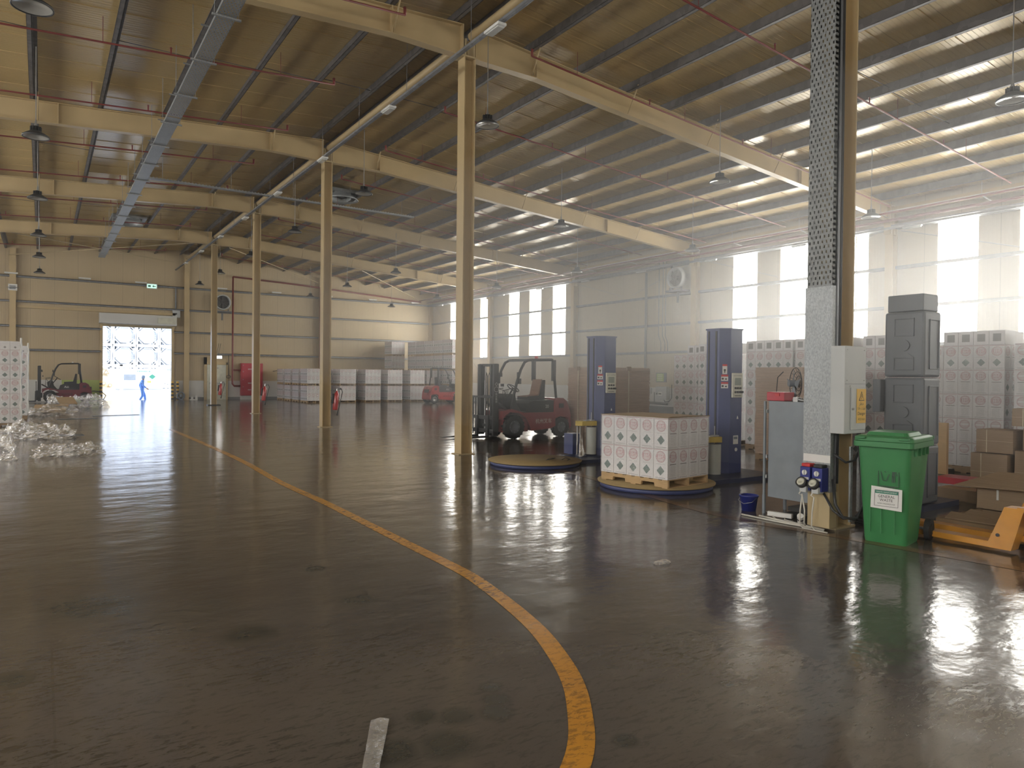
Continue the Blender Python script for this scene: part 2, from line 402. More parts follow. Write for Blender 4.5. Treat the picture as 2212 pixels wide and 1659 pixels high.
def TR(x, y, z, rz=0.0, rx=0.0, ry=0.0, sc=1.0):
    return Matrix.Translation((x, y, z)) @ Matrix.Rotation(rz, 4, 'Z') @ Matrix.Rotation(ry, 4, 'Y') @ Matrix.Rotation(rx, 4, 'X') @ Matrix.Scale(sc, 4)
def FACE(x, y, z, facing):
    """text plane upright, read from direction `facing`: '-x','+x','-y','+y'"""
    rz = {'-y': 0, '+x': PI / 2, '+y': PI, '-x': -PI / 2}[facing]
    return Matrix.Translation((x, y, z)) @ Matrix.Rotation(rz, 4, 'Z') @ Matrix.Rotation(PI / 2, 4, 'X')

def tag(o, label=None, cat=None, group=None, kind=None):
    if label: o['label'] = label
    if cat: o['category'] = cat
    if group: o['group'] = group
    if kind: o['kind'] = kind
    return o
def struct(o, label=None):
    o['kind'] = 'structure'
    if label: o['label'] = label
    return o
def empty(name, loc=(0, 0, 0), rz=0.0, rot=None):
    o = bpy.data.objects.new(name, None); COL.objects.link(o); o.location = loc; o.rotation_euler = rot or (0, 0, rz); o.empty_display_size = .1
    return o
KIDS = {}
def copy_tree(o, parent=None):
    c = o.copy(); COL.objects.link(c)
    if parent: c.parent = parent; c.matrix_parent_inverse = o.matrix_parent_inverse
    for ch in [x for x in bpy.data.objects if x.parent == o]: copy_tree(ch, c)
    return c
ORD = ['first', 'second', 'third', 'fourth', 'fifth', 'sixth', 'seventh', 'eighth', 'ninth', 'tenth', 'eleventh', 'twelfth', 'thirteenth', 'fourteenth']

# ------------------------------------------------------------------ the building
XC = 7.21                                   # column line under the ridge
FY = [4.40, 12.52, 21.02, 29.42, 37.86, 46.22]    # frames
FY0 = [-12.4, -4.0] + FY
XR, XL, YB, YF = 23.95, -9.5, 46.22, -12.4
def top(x): return 8.75 - .078 * (x - 7.2) if x > 7.2 else 8.75 - .062 * (7.2 - x)

b = MB(); b.box(XL, YF, -.15, XR, YB + .15, 0); struct(b.build('floor', 'floor'), 'glossy grey brown epoxy floor with scuffs')
# roof: two slopes of ribbed sheet
b = MB()
for (x0, x1) in ((XL - .1, 7.2), (7.2, XR + .15)):
    z0, z1 = top(x0) + .25, top(x1) + .25
    b.add([(x0, YF, z0 + .01), (x1, YF, z1 + .01), (x1, YB + .2, z1 + .01), (x0, YB + .2, z0 + .01), (x0, YF, z0 + .08), (x1, YF, z1 + .08), (x1, YB + .2, z1 + .08), (x0, YB + .2, z0 + .08)],
          [(0, 3, 2, 1), (4, 5, 6, 7), (0, 1, 5, 4), (2, 3, 7, 6), (1, 2, 6, 5), (3, 0, 4, 7)])
    prof = []; y = YF                     # shallow ribs every 100 mm, one taller lap rib every metre
    k = 0
    while y < YB + .1:
        h = .016 if k % 10 == 0 else .004
        prof += [(y, 0), (y + .082, 0), (y + .087, -h), (y + .095, -h)]; y += .1; k += 1
    vs = [(x, yy, z + dz) for (x, z) in ((x0, z0), (x1, z1)) for (yy, dz) in prof]; n = len(prof)
    b.add(vs, [(i, i + 1, n + i + 1, n + i) for i in range(n - 1)])
struct(b.build('ceiling', 'roof'), 'tan ribbed sheet metal roof')

# back wall with doorway (X 2.86 - 6.42, z 0 - 4.26)
DX0, DX1, DZ = 2.86, 6.42, 4.27
b = MB()
y0, y1 = YB, YB + .12
def wallpoly(b, pts, m=0): b.prism(pts, y0, y1, 'y', m)
for (xa, xb, za) in ((XL, DX0, 1.17), (DX0, DX1, DZ), (DX1, 7.2, 1.17), (7.2, XR, 1.17)):
    wallpoly(b, [(xa, za), (xb, za), (xb, top(xb) + .26), (xa, top(xa) + .26)])
for (xa, xb) in ((XL, .9), (DX1, XR)): b.box(xa, y0 - .04, 0, xb, y1, 1.17, 1)
b.box(.9, y0 - .04, 0, DX0, y1, 1.17, 2)
struct(b.build('wall_back', ['wallb', 'white', 'limegreen']), 'tan ribbed back wall over a white masonry base')
b = MB(); b.box(DX1 + .15, YB - .06, 0, XR, YB - .04, .16); struct(b.build('baseboard_back', 'greyst'))

# right wall with three-pane window strips
WINS = [(42.3, 43.55), (40.45, 41.6), (38.6, 39.5), (34.98, 36.08), (32.75, 33.9), (30.45, 31.62), (18.0, 19.18), (15.75, 16.93), (13.42, 14.6), (9.96, 11.14), (7.7, 8.855), (5.4, 6.56), (1.0, 2.16), (-1.3, -.14), (-7.0, -5.84), (-9.3, -8.14)]
WZ0, WZ1 = 2.85, 6.70
WINS = sorted(WINS)
b = MB(); xa, xb = XR, XR + .12
b.box(xa - .04, YF, 0, xb, YB, 1.17, 1)
b.box(xa, YF, 1.17, xb, YB, WZ0); b.box(xa, YF, WZ1, xb, YB, top(XR) + .26)
ys = [YF] + [y for w in WINS for y in w] + [YB]
for i in range(0, len(ys), 2): b.box(xa, ys[i], WZ0, xb, ys[i + 1], WZ1)
struct(b.build('wall_right', ['wallr', 'white']), 'tan ribbed side wall with tall window strips')
b = MB(); b.box(XR - .06, YF, 0, XR - .04, YB, .3); struct(b.build('baseboard_right', 'greyst'))
for i, (a, c) in enumerate(WINS):
    b = MB()
    for (z0_, z1_) in ((WZ0, 4.03), (4.1, 5.36), (5.43, WZ1)): b.box(XR + .05, a, z0_, XR + .07, c, z1_, 0)
    w = struct(b.build('window_%d' % (i + 1), ['winglow']), 'tall white translucent window strip of three panes')
    b = MB()
    b.box(XR + .04, a - .03, WZ0 - .03, XR + .1, a, WZ1); b.box(XR + .04, c, WZ0 - .03, XR + .1, c + .03, WZ1); b.box(XR - .02, a - .04, WZ0 - .05, XR + .1, c + .04, WZ0)
    if i % 3 == 1: b.box(XR - .01, a + .42, WZ0, XR + .04, a + .45, WZ1)
    b.build('window_frame', ['cream'], w)
# side and front walls behind the camera
LW = [(y, y + 1.15) for y in (-9.5, -7.2, -1.2, 1.1, 6.6, 9.0, 15.0, 17.4, 23.4, 25.8, 32.0, 34.4, 40.0)]  # unseen windows, added to light the hall from the left
b = MB(); b.box(XL - .12, YF, 0, XL, YB, WZ0); b.box(XL - .12, YF, WZ1, XL, YB, top(XL) + .26)
ys = [YF] + [y for w in LW for y in w] + [YB]
for i in range(0, len(ys), 2): b.box(XL - .12, ys[i], WZ0, XL, ys[i + 1], WZ1)
struct(b.build('wall_left', 'wallr'), 'tan ribbed left wall with added window strips')
for i, (a, c) in enumerate(LW):
    b = MB(); b.box(XL - .07, a, WZ0, XL - .05, c, WZ1); struct(b.build('window_%d' % (i + 20), ['left_fill_glow']), 'unseen white window strip added to light the hall from the left')
FW = [(x, x + 1.6) for x in (-6.5, -3.0, .5, 4.0, 9.0, 12.5, 16.0, 19.5)]  # unseen windows, added to lift the light on faces toward the camera
b = MB(); b.box(XL, YF - .12, 0, XR, YF, 3.4); b.prism([(XL, 6.6), (XR, 6.6), (XR, top(XR) + .26), (7.2, top(7.2) + .26), (XL, top(XL) + .26)], YF - .12, YF, 'y')
ys = [XL] + [y for w in FW for y in w] + [XR]
for i in range(0, len(ys), 2): b.box(ys[i], YF - .12, 3.4, ys[i + 1], YF, 6.6)
struct(b.build('wall_front', 'wallb'), 'tan ribbed front wall with added high windows')
for i, (a, c) in enumerate(FW):
    b = MB(); b.box(a, YF - .07, 3.4, c, YF - .05, 6.6); struct(b.build('window_%d' % (i + 40), ['front_fill_glow']), 'unseen white window added in the front wall as fill light')

# ---- steel columns
def i_section(b, x, y, z0, z1, fw, dp, axis='x', m=0, tf=.018, tw=.012):
    """flanges stand across `axis`"""
    if axis == 'x':
        for sx in (-1, 1): b.box(x + sx * dp / 2 - (tf if sx > 0 else 0), y - fw / 2, z0, x + sx * dp / 2 + (tf if sx < 0 else 0), y + fw / 2, z1, m)
        b.box(x - dp / 2 + tf, y - tw / 2, z0, x + dp / 2 - tf, y + tw / 2, z1, m)
    else:
        for sy in (-1, 1): b.box(x - fw / 2, y + sy * dp / 2 - (tf if sy > 0 else 0), z0, x + fw / 2, y + sy * dp / 2 + (tf if sy < 0 else 0), z1, m)
        b.box(x - tw / 2, y - dp / 2 + tf, z0, x + tw / 2, y + dp / 2 - tf, z1, m)
cl = ['nearest cream steel column, the one carrying the grey cable trunking', 'cream steel column in front of the parked black and red forklift', 'cream steel column with extinguisher before the far carton pallets', 'slim cream steel column second from the back, beside the red fire cabinet', 'farthest free-standing cream steel column, on a dark base plate near the doorway']
for i, y in enumerate(FY[:5]):
    root = empty('steel_column', (XC, y, 0)); tag(root, cl[i], 'column', 'cream columns under the ridge')
    b = MB(); i_section(b, 0, 0, .02, 8.08, .27, .26)
    b.build('column_shaft', 'cream', root)
    b = MB(); h = .3 if i == 4 else .19
    b.box(-h, -h * .8, 0, h, h * .8, .02 + (.02 if i == 4 else 0)); b.build('base_plate', 'blackp' if i == 4 else 'creamd', root)
    b = MB(); b.box(-.2, -.15, 8.08, .2, .15, 8.11)
    for s_ in (-1, 1): b.box(s_ * .1 - .01, -.13, 8.11, s_ * .1 + .01, .13, 8.45)
    b.build('cap_plate', 'creamd', root)
for i, y in enumerate(FY0):
    b = MB(); x = XR - .22; i_section(b, x, y, 0, 7.0, .26, .3)
    o = b.build('wall_column', 'cream')
    lab = {0: 'cream steel wall column at the front corner behind the camera', 1: 'cream steel wall column of the window wall behind the camera'}.get(i, 'cream steel wall column, %s from the back corner along the window wall' % ORD[7 - i] if i < 7 else 'cream steel column in the far right corner of the hall')
    tag(o, lab, 'column', 'columns against the window wall')
for i, (x, t_) in enumerate([(-1.32, 'cream gable column with a small white sign, left of the doorway'), (7.21, 'cream gable column just right of the roller door'), (15.45, 'cream gable column behind the far carton pallets'), (XL + .2, 'cream gable column in the far left corner')]):
    b = MB(); i_section(b, x, YB - .2, 0, top(x) - .05, .28, .28, 'y'); tag(b.build('gable_column', 'cream'), t_, 'column', 'columns against the back wall')

# ---- rafters: tapered I beams following the roof, haunched at the ridge columns
def rafter(y, side):
    sgn = 1 if side == 'r' else -1
    xe = (XR - .1) if side == 'r' else XL + .1
    b = MB(); n = 10
    xs = [XC + .13 * sgn, XC + 1.7 * sgn] + [XC + 1.7 * sgn + (xe - XC - 1.7 * sgn) * k / n for k in range(1, n + 1)]
    def bot(x):
        d = abs(x - XC)
        return 8.1 + (.0 if side == 'r' else -.0) if d < .2 else (top(x) - .52 if d > 1.6 else 8.1 + (top(x) - .52 - 8.1) * (d - .13) / 1.57)
    def strip(za, zb, ya, yb, m=0):
        for a, c in zip(xs[:-1], xs[1:]):
            b.add([(a, ya, za(a)), (c, ya, za(c)), (c, yb, za(c)), (a, yb, za(a)), (a, ya, zb(a)), (c, ya, zb(c)), (c, yb, zb(c)), (a, yb, zb(a))],
                  [(0, 3, 2, 1), (4, 5, 6, 7), (0, 1, 5, 4), (2, 3, 7, 6), (1, 2, 6, 5), (3, 0, 4, 7)] if sgn > 0 else [(0, 1, 2, 3), (4, 7, 6, 5), (0, 4, 5, 1), (2, 6, 7, 3), (1, 5, 6, 2), (3, 7, 4, 0)], m)
    strip(lambda x: top(x) - .016, top, y - .1, y + .1)
    strip(bot, lambda x: bot(x) + .016, y - .1, y + .1)
    strip(lambda x: bot(x) + .016, lambda x: top(x) - .016, y - .005, y + .005)
    # splice and stiffener plates
    for x in [XC + .15 * sgn, XC + 1.7 * sgn] + ([XC + 11.3 * sgn] if side == 'r' else [XC + 6.9 * sgn]):
        b.box(x - .012, y - .11, bot(x), x + .012, y + .11, top(x))
    if side == 'r':
        b.box(XR - .5, y - .11, 6.5, XR - .48, y + .11, top(XR - .5)); b.box(XR - .26, y - .11, 6.5, XR - .1, y + .11, top(XR))
    return b, bot
near = ['over the camera side of the nearest column', 'meeting the ridge above the column before the forklift', 'second visible frame above the column by the far pallets', 'third visible frame', 'frame nearest the back wall']
for i, y in enumerate(FY0):
    for side in 'lr':
        if i == 7: continue
        b, bot = rafter(y, side); root = b.build('roof_beam', 'cream')
        k = i - 2
        nm = ('cream roof beam behind the camera' if k == -1 else 'rearmost cream roof beam behind the camera') if k < 0 else 'cream sloping roof beam, %s' % near[k]
        tag(root, nm + (', right slope' if side == 'r' else ', left slope'), 'beam', 'cream roof beams')
        # flange braces up to the purlins
        if 0 <= k:
            xs = [8.8 + 2.82 * j for j in range(5)] if side == 'r' else [5.55 - 2.83 * j for j in range(3)]
            for x in xs:
                bb = MB()
                for s_ in (-1, 1): bb.tube([(x, y + s_ * .06, bot(x) + .03), (x, y + s_ * .42, top(x) + .1)], .018, 6)
                bb.build('flange_brace', 'cream', root)

# ---- purlins, 1.41 m apart, full length of the hall
PR = [7.5 + 0 * 1.41] + [8.80 + 1.41 * k for k in range(11)]
PL = [6.92, 5.55, 4.15, 2.72, 1.25, -.19, -1.6, -3.0, -4.4, -5.8, -7.2, -8.6]
for side, L_ in (('right', PR), ('left', PL)):
    for k, x in enumerate(L_):
        b = MB(); sg = 1 if side == 'right' else -1
        zc = top(x)
        b.box(x - .006, YF, zc, x + .006, YB, zc + .24); b.box(x - .085, YF, zc, x + .006, YB, zc + .008); b.box(x, YF, zc + .232, x + .085, YB, zc + .24)
        b.box(x - .085, YF, zc, x - .079, YB, zc + .03)
        tag(b.build('roof_purlin', 'purlin'), 'grey steel purlin, %s from the ridge on the %s slope' % (ORD[k], side), 'purlin', 'purlins under the roof')
# sag rods between purlins
b = MB()
for j in range(len(FY0) - 1):
    ym = (FY0[j] + FY0[j + 1]) / 2
    for L_ in (PR, PL):
        for a, c in zip(L_[:-1], L_[1:]):
            if (j * 7 + int(a * 3)) % 2: b.tube([(a, ym, top(a) + .06), (c, ym + .0, top(c) + .14)], .008, 5)
tag(b.build('sag_rods', 'purlin'), 'thin sag rods bridging the roof purlins', 'rods', kind='stuff')
# round tie tubes between the ridge columns
for j in range(len(FY) - 1):
    b = MB(); b.cyl((XC + .02, FY[j] + .14, 8.5), (XC + .02, FY[j + 1] - .14, 8.5), .085, n=16)
    tag(b.build('tie_tube', 'cream'), 'round cream tie tube along the ridge, %s bay from the front' % ORD[j], 'tube', 'tie tubes along the ridge')
# ---- wall girts
GZ = [2.80, 4.07, 5.40, 6.73, 7.85]
def girt(b, p0, p1, z, out, axis):
    h = .1
    if axis == 'x':   # along x, on the back wall
        b.box(p0, out - .19, z - h / 2, p1, out - .182, z + h / 2); b.box(p0, out - .19, z + h / 2 - .006, p1, out, z + h / 2); b.box(p0, out - .19, z - h / 2, p1, out, z - h / 2 + .006)
        b.box(p0, out - .19, z + h / 2 - .03, p1, out - .186, z + h / 2 + .002)
    else:
        b.box(out - .19, p0, z - h / 2, out - .182, p1, z + h / 2); b.box(out - .19, p0, z + h / 2 - .006, out, p1, z + h / 2); b.box(out - .19, p0, z - h / 2, out, p1, z - h / 2 + .006)
GX = [XL + .3, -1.46, -1.18, DX0 - .1, DX1 + .12, 7.07, 7.35, 15.31, 15.59, XR - .4]
for gi, z in enumerate(GZ[:4]):
    if z < 5.0: runs = [(GX[0], GX[1]), (GX[2], GX[3]), (GX[4], GX[5]), (GX[6], GX[7]), (GX[8], GX[9])]
    else: runs = [(GX[0], GX[1]), (GX[2], GX[5]), (GX[6], GX[7]), (GX[8], GX[9])]
    nm = ['lowest', 'second', 'third', 'topmost'][gi]
    for ri, (a, c) in enumerate(runs):
        b = MB(); girt(b, a, c, z, YB, 'x')
        tag(b.build('wall_girt', 'girt'), '%s grey girt on the back wall, %s run from the left' % (nm, ORD[ri]), 'girt', 'girts on the back wall')
b = MB(); b.box(-1.15, YB - .2, 5.05, DX1 + .2, YB, 5.2); tag(b.build('door_header_beam', 'cream'), 'cream header beam over the doorway reaching to the left column', 'beam')
for gi, z in enumerate([2.80, 4.07, 5.40, 6.74]):
    nm = ['lowest', 'second', 'third', 'topmost'][gi]
    for ri in range(len(FY0) - 1):
        b = MB(); girt(b, FY0[ri] + .13, FY0[ri + 1] - .13, z, XR, 'y')
        tag(b.build('wall_girt', 'girt'), '%s grey girt on the window wall, %s bay from the back' % (nm, ORD[6 - ri]), 'girt', 'girts on the window wall')
# eave strut and door jambs
b = MB(); b.box(XR - .3, YF, 7.2, XR - .1, YB, 7.42); tag(b.build('eave_strut', 'cream'), 'cream eave strut along the top of the window wall', 'strut')
b = MB()
for x in (DX0 - .14, DX1): b.box(x, YB - .12, 0, x + .14, YB + .12, DZ + .1)
b.box(DX0, YB - .1, DZ, DX1, YB + .12, DZ + .08)
struct(b.build('trim_1', 'cream'), 'cream jambs of the roller door opening')
# roller shutter housing above the opening
root = empty('door_1', (4.64, YB, 0)); struct(root, 'open roller shutter door')
b = MB(); b.box(DX0 - .2 - 4.64, -.55, 4.42, DX1 + .22 - 4.64, -.05, 4.98); b.build('shutter_housing', 'white', root, bevel=.01)
b = MB()
for k in range(3): b.box(DX0 - 4.64, -.1, DZ - .02 + k * .055, DX1 - 4.64, -.05, DZ + .03 + k * .055)
b.build('shutter_curtain', 'strap', root)
b = MB(); b.box(.98, -.62, 4.5, 1.95, -.551, 4.86); b.build('motor_cover', 'pale', root, bevel=.01)
# personnel door in the back wall
root = empty('door_2', (8.95, YB - .1, 0)); struct(root, 'cream steel personnel door')
b = MB(); b.box(-.55, -.02, 0, .55, .05, 2.15); b.build('door_leaf', 'pale', root, bevel=.006)
b = MB()
b.box(-.72, -.03, 0, -.56, .06, 2.6); b.box(.56, -.03, 0, .66, .06, 2.3); b.box(-.72, -.03, 2.16, .66, .06, 2.6); b.build('door_frame', 'cream', root)
b = MB(); b.box(-.42, -.08, .98, .4, -.03, 1.04); b.box(-.3, -.07, 1.92, .1, -.02, 1.99); b.build('door_handle', 'steel', root)

# ---- painted floor lines
def ribbon(pts, w, z, name, mat):
    b = MB(); vs = []; P = [Vector((x, y, 0)) for x, y in pts]
    Q = []
    for i in range(len(P) - 1):     # catmull-rom
        p0, p1, p2, p3 = P[max(i - 1, 0)], P[i], P[i + 1], P[min(i + 2, len(P) - 1)]
        for k in range(8):
            t = k / 8; Q.append(.5 * ((2 * p1) + (p2 - p0) * t + (2 * p0 - 5 * p1 + 4 * p2 - p3) * t * t + (3 * p1 - p0 - 3 * p2 + p3) * t ** 3))
    Q.append(P[-1])
    for i, p in enumerate(Q):
        d = (Q[min(i + 1, len(Q) - 1)] - Q[max(i - 1, 0)]).normalized(); nn = Vector((-d.y, d.x, 0)) * w / 2
        vs += [(p + nn).to_tuple()[:2] + (z,), (p - nn).to_tuple()[:2] + (z,)]
    b.add(vs, [(2 * i, 2 * i + 1, 2 * i + 3, 2 * i + 2) for i in range(len(Q) - 1)])
    return b.build(name, mat)
tag(ribbon([(3.05, 22), (3.07, 14.3), (2.94, 10.6), (2.945, 8.6), (2.91, 7.0), (2.885, 5.85), (2.865, 4.96), (2.794, 4.42), (2.69, 3.89), (2.585, 3.49), (2.43, 3.086), (2.30, 2.82), (2.16, 2.605), (1.98, 2.37), (1.80, 2.2), (1.5, 1.98), (1.1, 1.8), (.5, 1.66), (-.6, 1.6)], .12, .002, 'painted_floor_line', 'yline'), 'scuffed orange yellow line curving across the near floor', 'floor marking')
tag(ribbon([(7.75, 14), (7.4, 9.7), (7.25, 8.4), (6.75, 6.3), (6.6, 5.1), (6.75, 4.2), (6.85, 3.3), (6.95, 2.6), (7.1, 1.0)], .15, .002, 'painted_floor_line', 'oline'), 'faded orange line running past the turntables and the green bin', 'floor marking')

# ------------------------------------------------------------------ overhead services
def roof_off(x, off): return top(x) + off
# sprinkler branch pipes
for k, y in enumerate([4.9, 8.6, 12.0, 15.8, 19.5, 23.2, 27.0, 30.9, 34.7, 38.5, 42.4]):
    for side in 'lr':
        if side == 'l' : xa, xb = 5.58, XL + .4
        else: xa, xb = 8.47, 22.6
        root = empty('sprinkler_pipe', ((xa + xb) / 2, y, top((xa + xb) / 2) - .35))
        tag(root, 'dark red sprinkler pipe under the %s roof slope, %s from the front' % ('left' if side == 'l' else 'right', ORD[k]), 'pipe', 'sprinkler branch pipes')
        cx, cz = (xa + xb) / 2, top((xa + xb) / 2) - .35
        b = MB(); n = 6
        b.tube([(xa + (xb - xa) * i / n - cx, 0, top(xa + (xb - xa) * i / n) - .35 - cz) for i in range(n + 1)], .02, 8)
        b.tube([(xa - cx, 0, top(xa) - .35 - cz), (xa - cx, 0, top(xa) - .2 - cz)], .022, 8)
        b.build('pipe_run', 'redpipe', root)
        sg = -1 if side == 'l' else 1
        x = xa + sg * .02
        heads = MB(); rods = []
        while (x > -2.5 if side == 'l' else x < 22):
            h = MB(); z = top(x) - .35 - cz
            h.cyl((x - cx, 0, z), (x - cx, 0, z + .13), .016, n=6); h.cyl((x - cx, 0, z + .13), (x - cx, 0, z + .15), .03, .012, n=8)
            h.build('sprinkler_head', 'redpipe', root)
            r = MB(); xr = x + sg * 1.2; r.cyl((xr - cx, 0, top(xr) - .35 - cz), (xr - cx, 0, top(xr) - cz + .15), .006, n=5); r.build('hanger_rod', 'redpipe', root)
            x += sg * 3.4
# main sprinkler pipes on the back wall
b = MB()
b.tube([(9.84, YB - .3, top(9.84) - .9), (9.84, YB - .3, 3), (9.84, YB - .3, .98), (9.95, YB - .3, .85), (10.3, YB - .3, .85)], .055, 10)
b.tube([(9.86, YB - .3, 1.85), (10.4, YB - .3, 1.85)], .04, 8)
b.tube([(9.84, YB - .3, top(9.84) - .9), (14, YB - .3, top(14) - .75), (22.8, YB - .3, top(22.8) - .6)], .055, 10)
b.tube([(15.33, YB - .42, top(15.3) - .8), (15.33, YB - .42, 1.9)], .045, 8)
tag(b.build('fire_main_pipe', 'redpipe'), 'dark red fire main running up the back wall beside the red cabinet', 'pipe')
b = MB(); b.tube([(22.6, YF, 7.0), (22.6, YB - .4, 7.0)], .03, 8)
b.tube([(23.25, YF, 6.9), (23.25, YB - .4, 6.9)], .045, 8)
tag(b.build('service_pipe', 'redpipe'), 'long red service pipes under the eave of the window wall', 'pipe')

# perforated cable tray hanging left of the ridge
def perforated(b, L, w, lip, M, m=0, cell=.05, rows=4, hw=.013, slots=True):
    """tray bottom in local x (width) and y (length), open slots cut as real holes"""
    n = int(L / cell); cw = w / rows
    for j in range(n):
        y0_ = j * cell; b.box(-w / 2, y0_, 0, w / 2, y0_ + cell * .45, .0015, m, M)
        for i in range(rows + 1):
            xc_ = -w / 2 + i * cw; o_ = (cw / 2 if j % 2 else 0)
            b.box(max(-w / 2, xc_ - cw * .34 + o_), y0_ + cell * .45, 0, min(w / 2, xc_ + cw * .34 + o_), y0_ + cell, .0015, m, M) if xc_ - cw * .34 + o_ < w / 2 else None
    for s_ in (-1, 1): b.box(s_ * w / 2 - .001, 0, 0, s_ * w / 2 + .001, L, lip, m, M)
    return b
root = empty('cable_tray', (2.53, 8, 7.55)); tag(root, 'long perforated galvanised cable tray hanging under the left roof slope', 'cable tray')
b = MB(); perforated(b, 10, .3, .06, TR(0, 0, 0), cell=.07, rows=5); b.box(-.15, 10, 0, .15, 34, .002); b.box(-.15, 10, 0, -.148, 34, .06); b.box(.148, 10, 0, .15, 34, .06); b.build('tray_channel', 'galv', root)
for k in range(17):
    y = .4 + k * 2.0
    b = MB(); zt = top(2.53) + .1 - 7.55
    for s_ in (-.19, .19): b.cyl((s_, y, -.03), (s_, y, zt), .006, n=5)
    b.box(-.23, y - .02, -.035, .23, y + .02, -.005); b.box(-.05, y - .02, zt - .35, .27, y + .02, zt - .33)
    b.build('tray_hanger', 'galv', root)
root = empty('cable_tray', (7.4, 25.1, 7.8)); tag(root, 'narrow cable tray crossing the hall sideways behind the second column', 'cable tray')
b = MB(); b.box(-4.7, -.06, 0, 4.7, .06, .003); b.box(-4.7, -.06, 0, 4.7, -.057, .05); b.box(-4.7, .057, 0, 4.7, .06, .05)
for k in range(90): b.box(-4.7 + k * .105, -.06, .05, -4.66 + k * .105, -.057, .07)
b.build('tray_channel', 'galv', root)
b = MB()
for k in range(5): b.cyl((-4.2 + k * 2.1, 0, 0), (-4.2 + k * 2.1, 0, top(3.2 + k * 2.1) - 7.8 + .1), .006, n=5)
b.build('tray_hanger', 'galv', root)
# slim light trunking beside the column line with bulkhead lights
root = empty('light_trunking', (6.56, 6, 7.72)); tag(root, 'slim grey trunking running the length of the hall beside the ridge columns', 'trunking')
b = MB(); b.box(-.03, -16, 0, .03, 39.8, .045); b.box(.035, -16, .0, .06, 39.8, .02); b.build('trunking_channel', 'girt', root)
b = MB()
for k in range(16): b.cyl((0, -3 + k * 2.75, .04), (0, -3 + k * 2.75, top(6.56) - 7.72 + .1), .005, n=5)
b.build('trunking_hanger', 'girt', root)
for k in range(8):
    y = 10.45 + k * 4.55
    root = empty('bulkhead_light', (6.58, y, 7.68)); tag(root, 'small white bulkhead light under the trunking, %s along the column line' % ORD[k], 'light', 'bulkhead lights on the trunking')
    b = MB(); b.box(-.09, -.24, 0, .09, .24, .05); b.build('light_body', 'whitep', root, bevel=.012)
    b = MB(); b.box(-.07, -.2, -.03, .07, .2, 0); b.build('diffuser', 'lens', root, bevel=.012)
# high-bay pendant lamps
def highbay():
    root = empty('pendant_lamp')
    b = MB(); b.lathe([(.0, .21), (.05, .21), (.06, .13), (.1, .11), (.235, .02), (.24, -.01), (.225, -.012), (.22, .0), (.09, .09), (0, .1)], 28)
    for k in range(12): b.box(.055, -.004, .11, .1, .004, .2, 0, Matrix.Rotation(2 * PI * k / 12, 4, 'Z'))
    b.build('lamp_shade', 'black', root)
    b = MB(); b.lathe([(.0, .035), (.1, .03), (.2, .005), (.222, .0)], 28); b.build('lamp_lens', 'lens', root)
    b = MB(); b.cyl((0, 0, .2), (0, 0, 1), .009, n=6); b.cyl((0, 0, .21), (0, 0, .27), .03, .012, n=10); b.build('hanging_rod', 'steel', root)
    return root
hb = None
rows_ = [(-.14, [11.0, 17.0, 23.0, 29.2, 34.7, 40.2], 6.3, 'left lamp row'), (7.5, [12.2, 18.8, 25.3, 31.6, 38.0, 43.6], 6.72, 'lamp row beside the ridge columns'), (13.3, [5.07, 11.1, 17.2, 23.3, 29.4, 35.5, 41.6], 6.27, 'lamp row under the right slope'), (18.1, [4.2, 10.1, 16.2, 22.3, 28.4, 34.5, 40.6], 5.9, 'lamp row nearest the window wall')]
for x, ys_, z, nm in rows_:
    for k, y in enumerate(ys_):
        if hb is None: hb = highbay(); o = hb
        else: o = copy_tree(hb)
        o.location = (x + .02, y, z)
        for c in [q for q in bpy.data.objects if q.parent == o and q.name.startswith('hanging_rod')]:
            c.location = (0, 0, .2); c.scale = (1, 1, (top(x) + .2 - z - .2) / 1.0)
            if c.data.users < 99: pass
        tag(o, 'black pendant lamp, %s from the front in the %s' % (ORD[k], nm), 'lamp', 'high-bay pendant lamps')
# rod mesh starts at z=.2; shift it so that scaling keeps its foot on the lamp
me = [q for q in bpy.data.objects if q.name.startswith('hanging_rod')][0].data
for v in me.vertices: v.co.z -= .2
me.update()
# strip lights: on the back wall and under the window-wall rail
k = 0
for x in (-1.39, 1.96, 4.75, 9.2, 12.5, 15.9, 19.08, 22.3):
    root = empty('strip_light', (x, YB - .32, 6.84)); tag(root, 'short white strip light on the back wall, %s from the left' % ORD[k], 'light', 'strip lights on the back wall'); k += 1
    b = MB(); b.box(-.3, -.05, 0, .3, .05, .06); b.box(-.02, .05, .02, .02, .14, .05); b.build('light_body', 'whitep', root, bevel=.01)
    b = MB(); b.box(-.28, -.04, -.035, .28, .04, 0); b.build('diffuser', 'lens', root, bevel=.01)
for k, y in enumerate((44.1, 40.2, 36.2, 32.2, 28.2, 24.1, 19.95, 15.8, 11.7, 7.6)):
    root = empty('strip_light', (23.45, y, 6.6)); tag(root, 'short white strip light on the window wall rail, %s from the back' % ORD[k], 'light', 'strip lights on the window wall')
    b = MB(); b.box(-.05, -.3, 0, .05, .3, .06); b.build('light_body', 'whitep', root, bevel=.01)
    b = MB(); b.box(-.04, -.28, -.035, .04, .28, 0); b.build('diffuser', 'lens', root, bevel=.01)
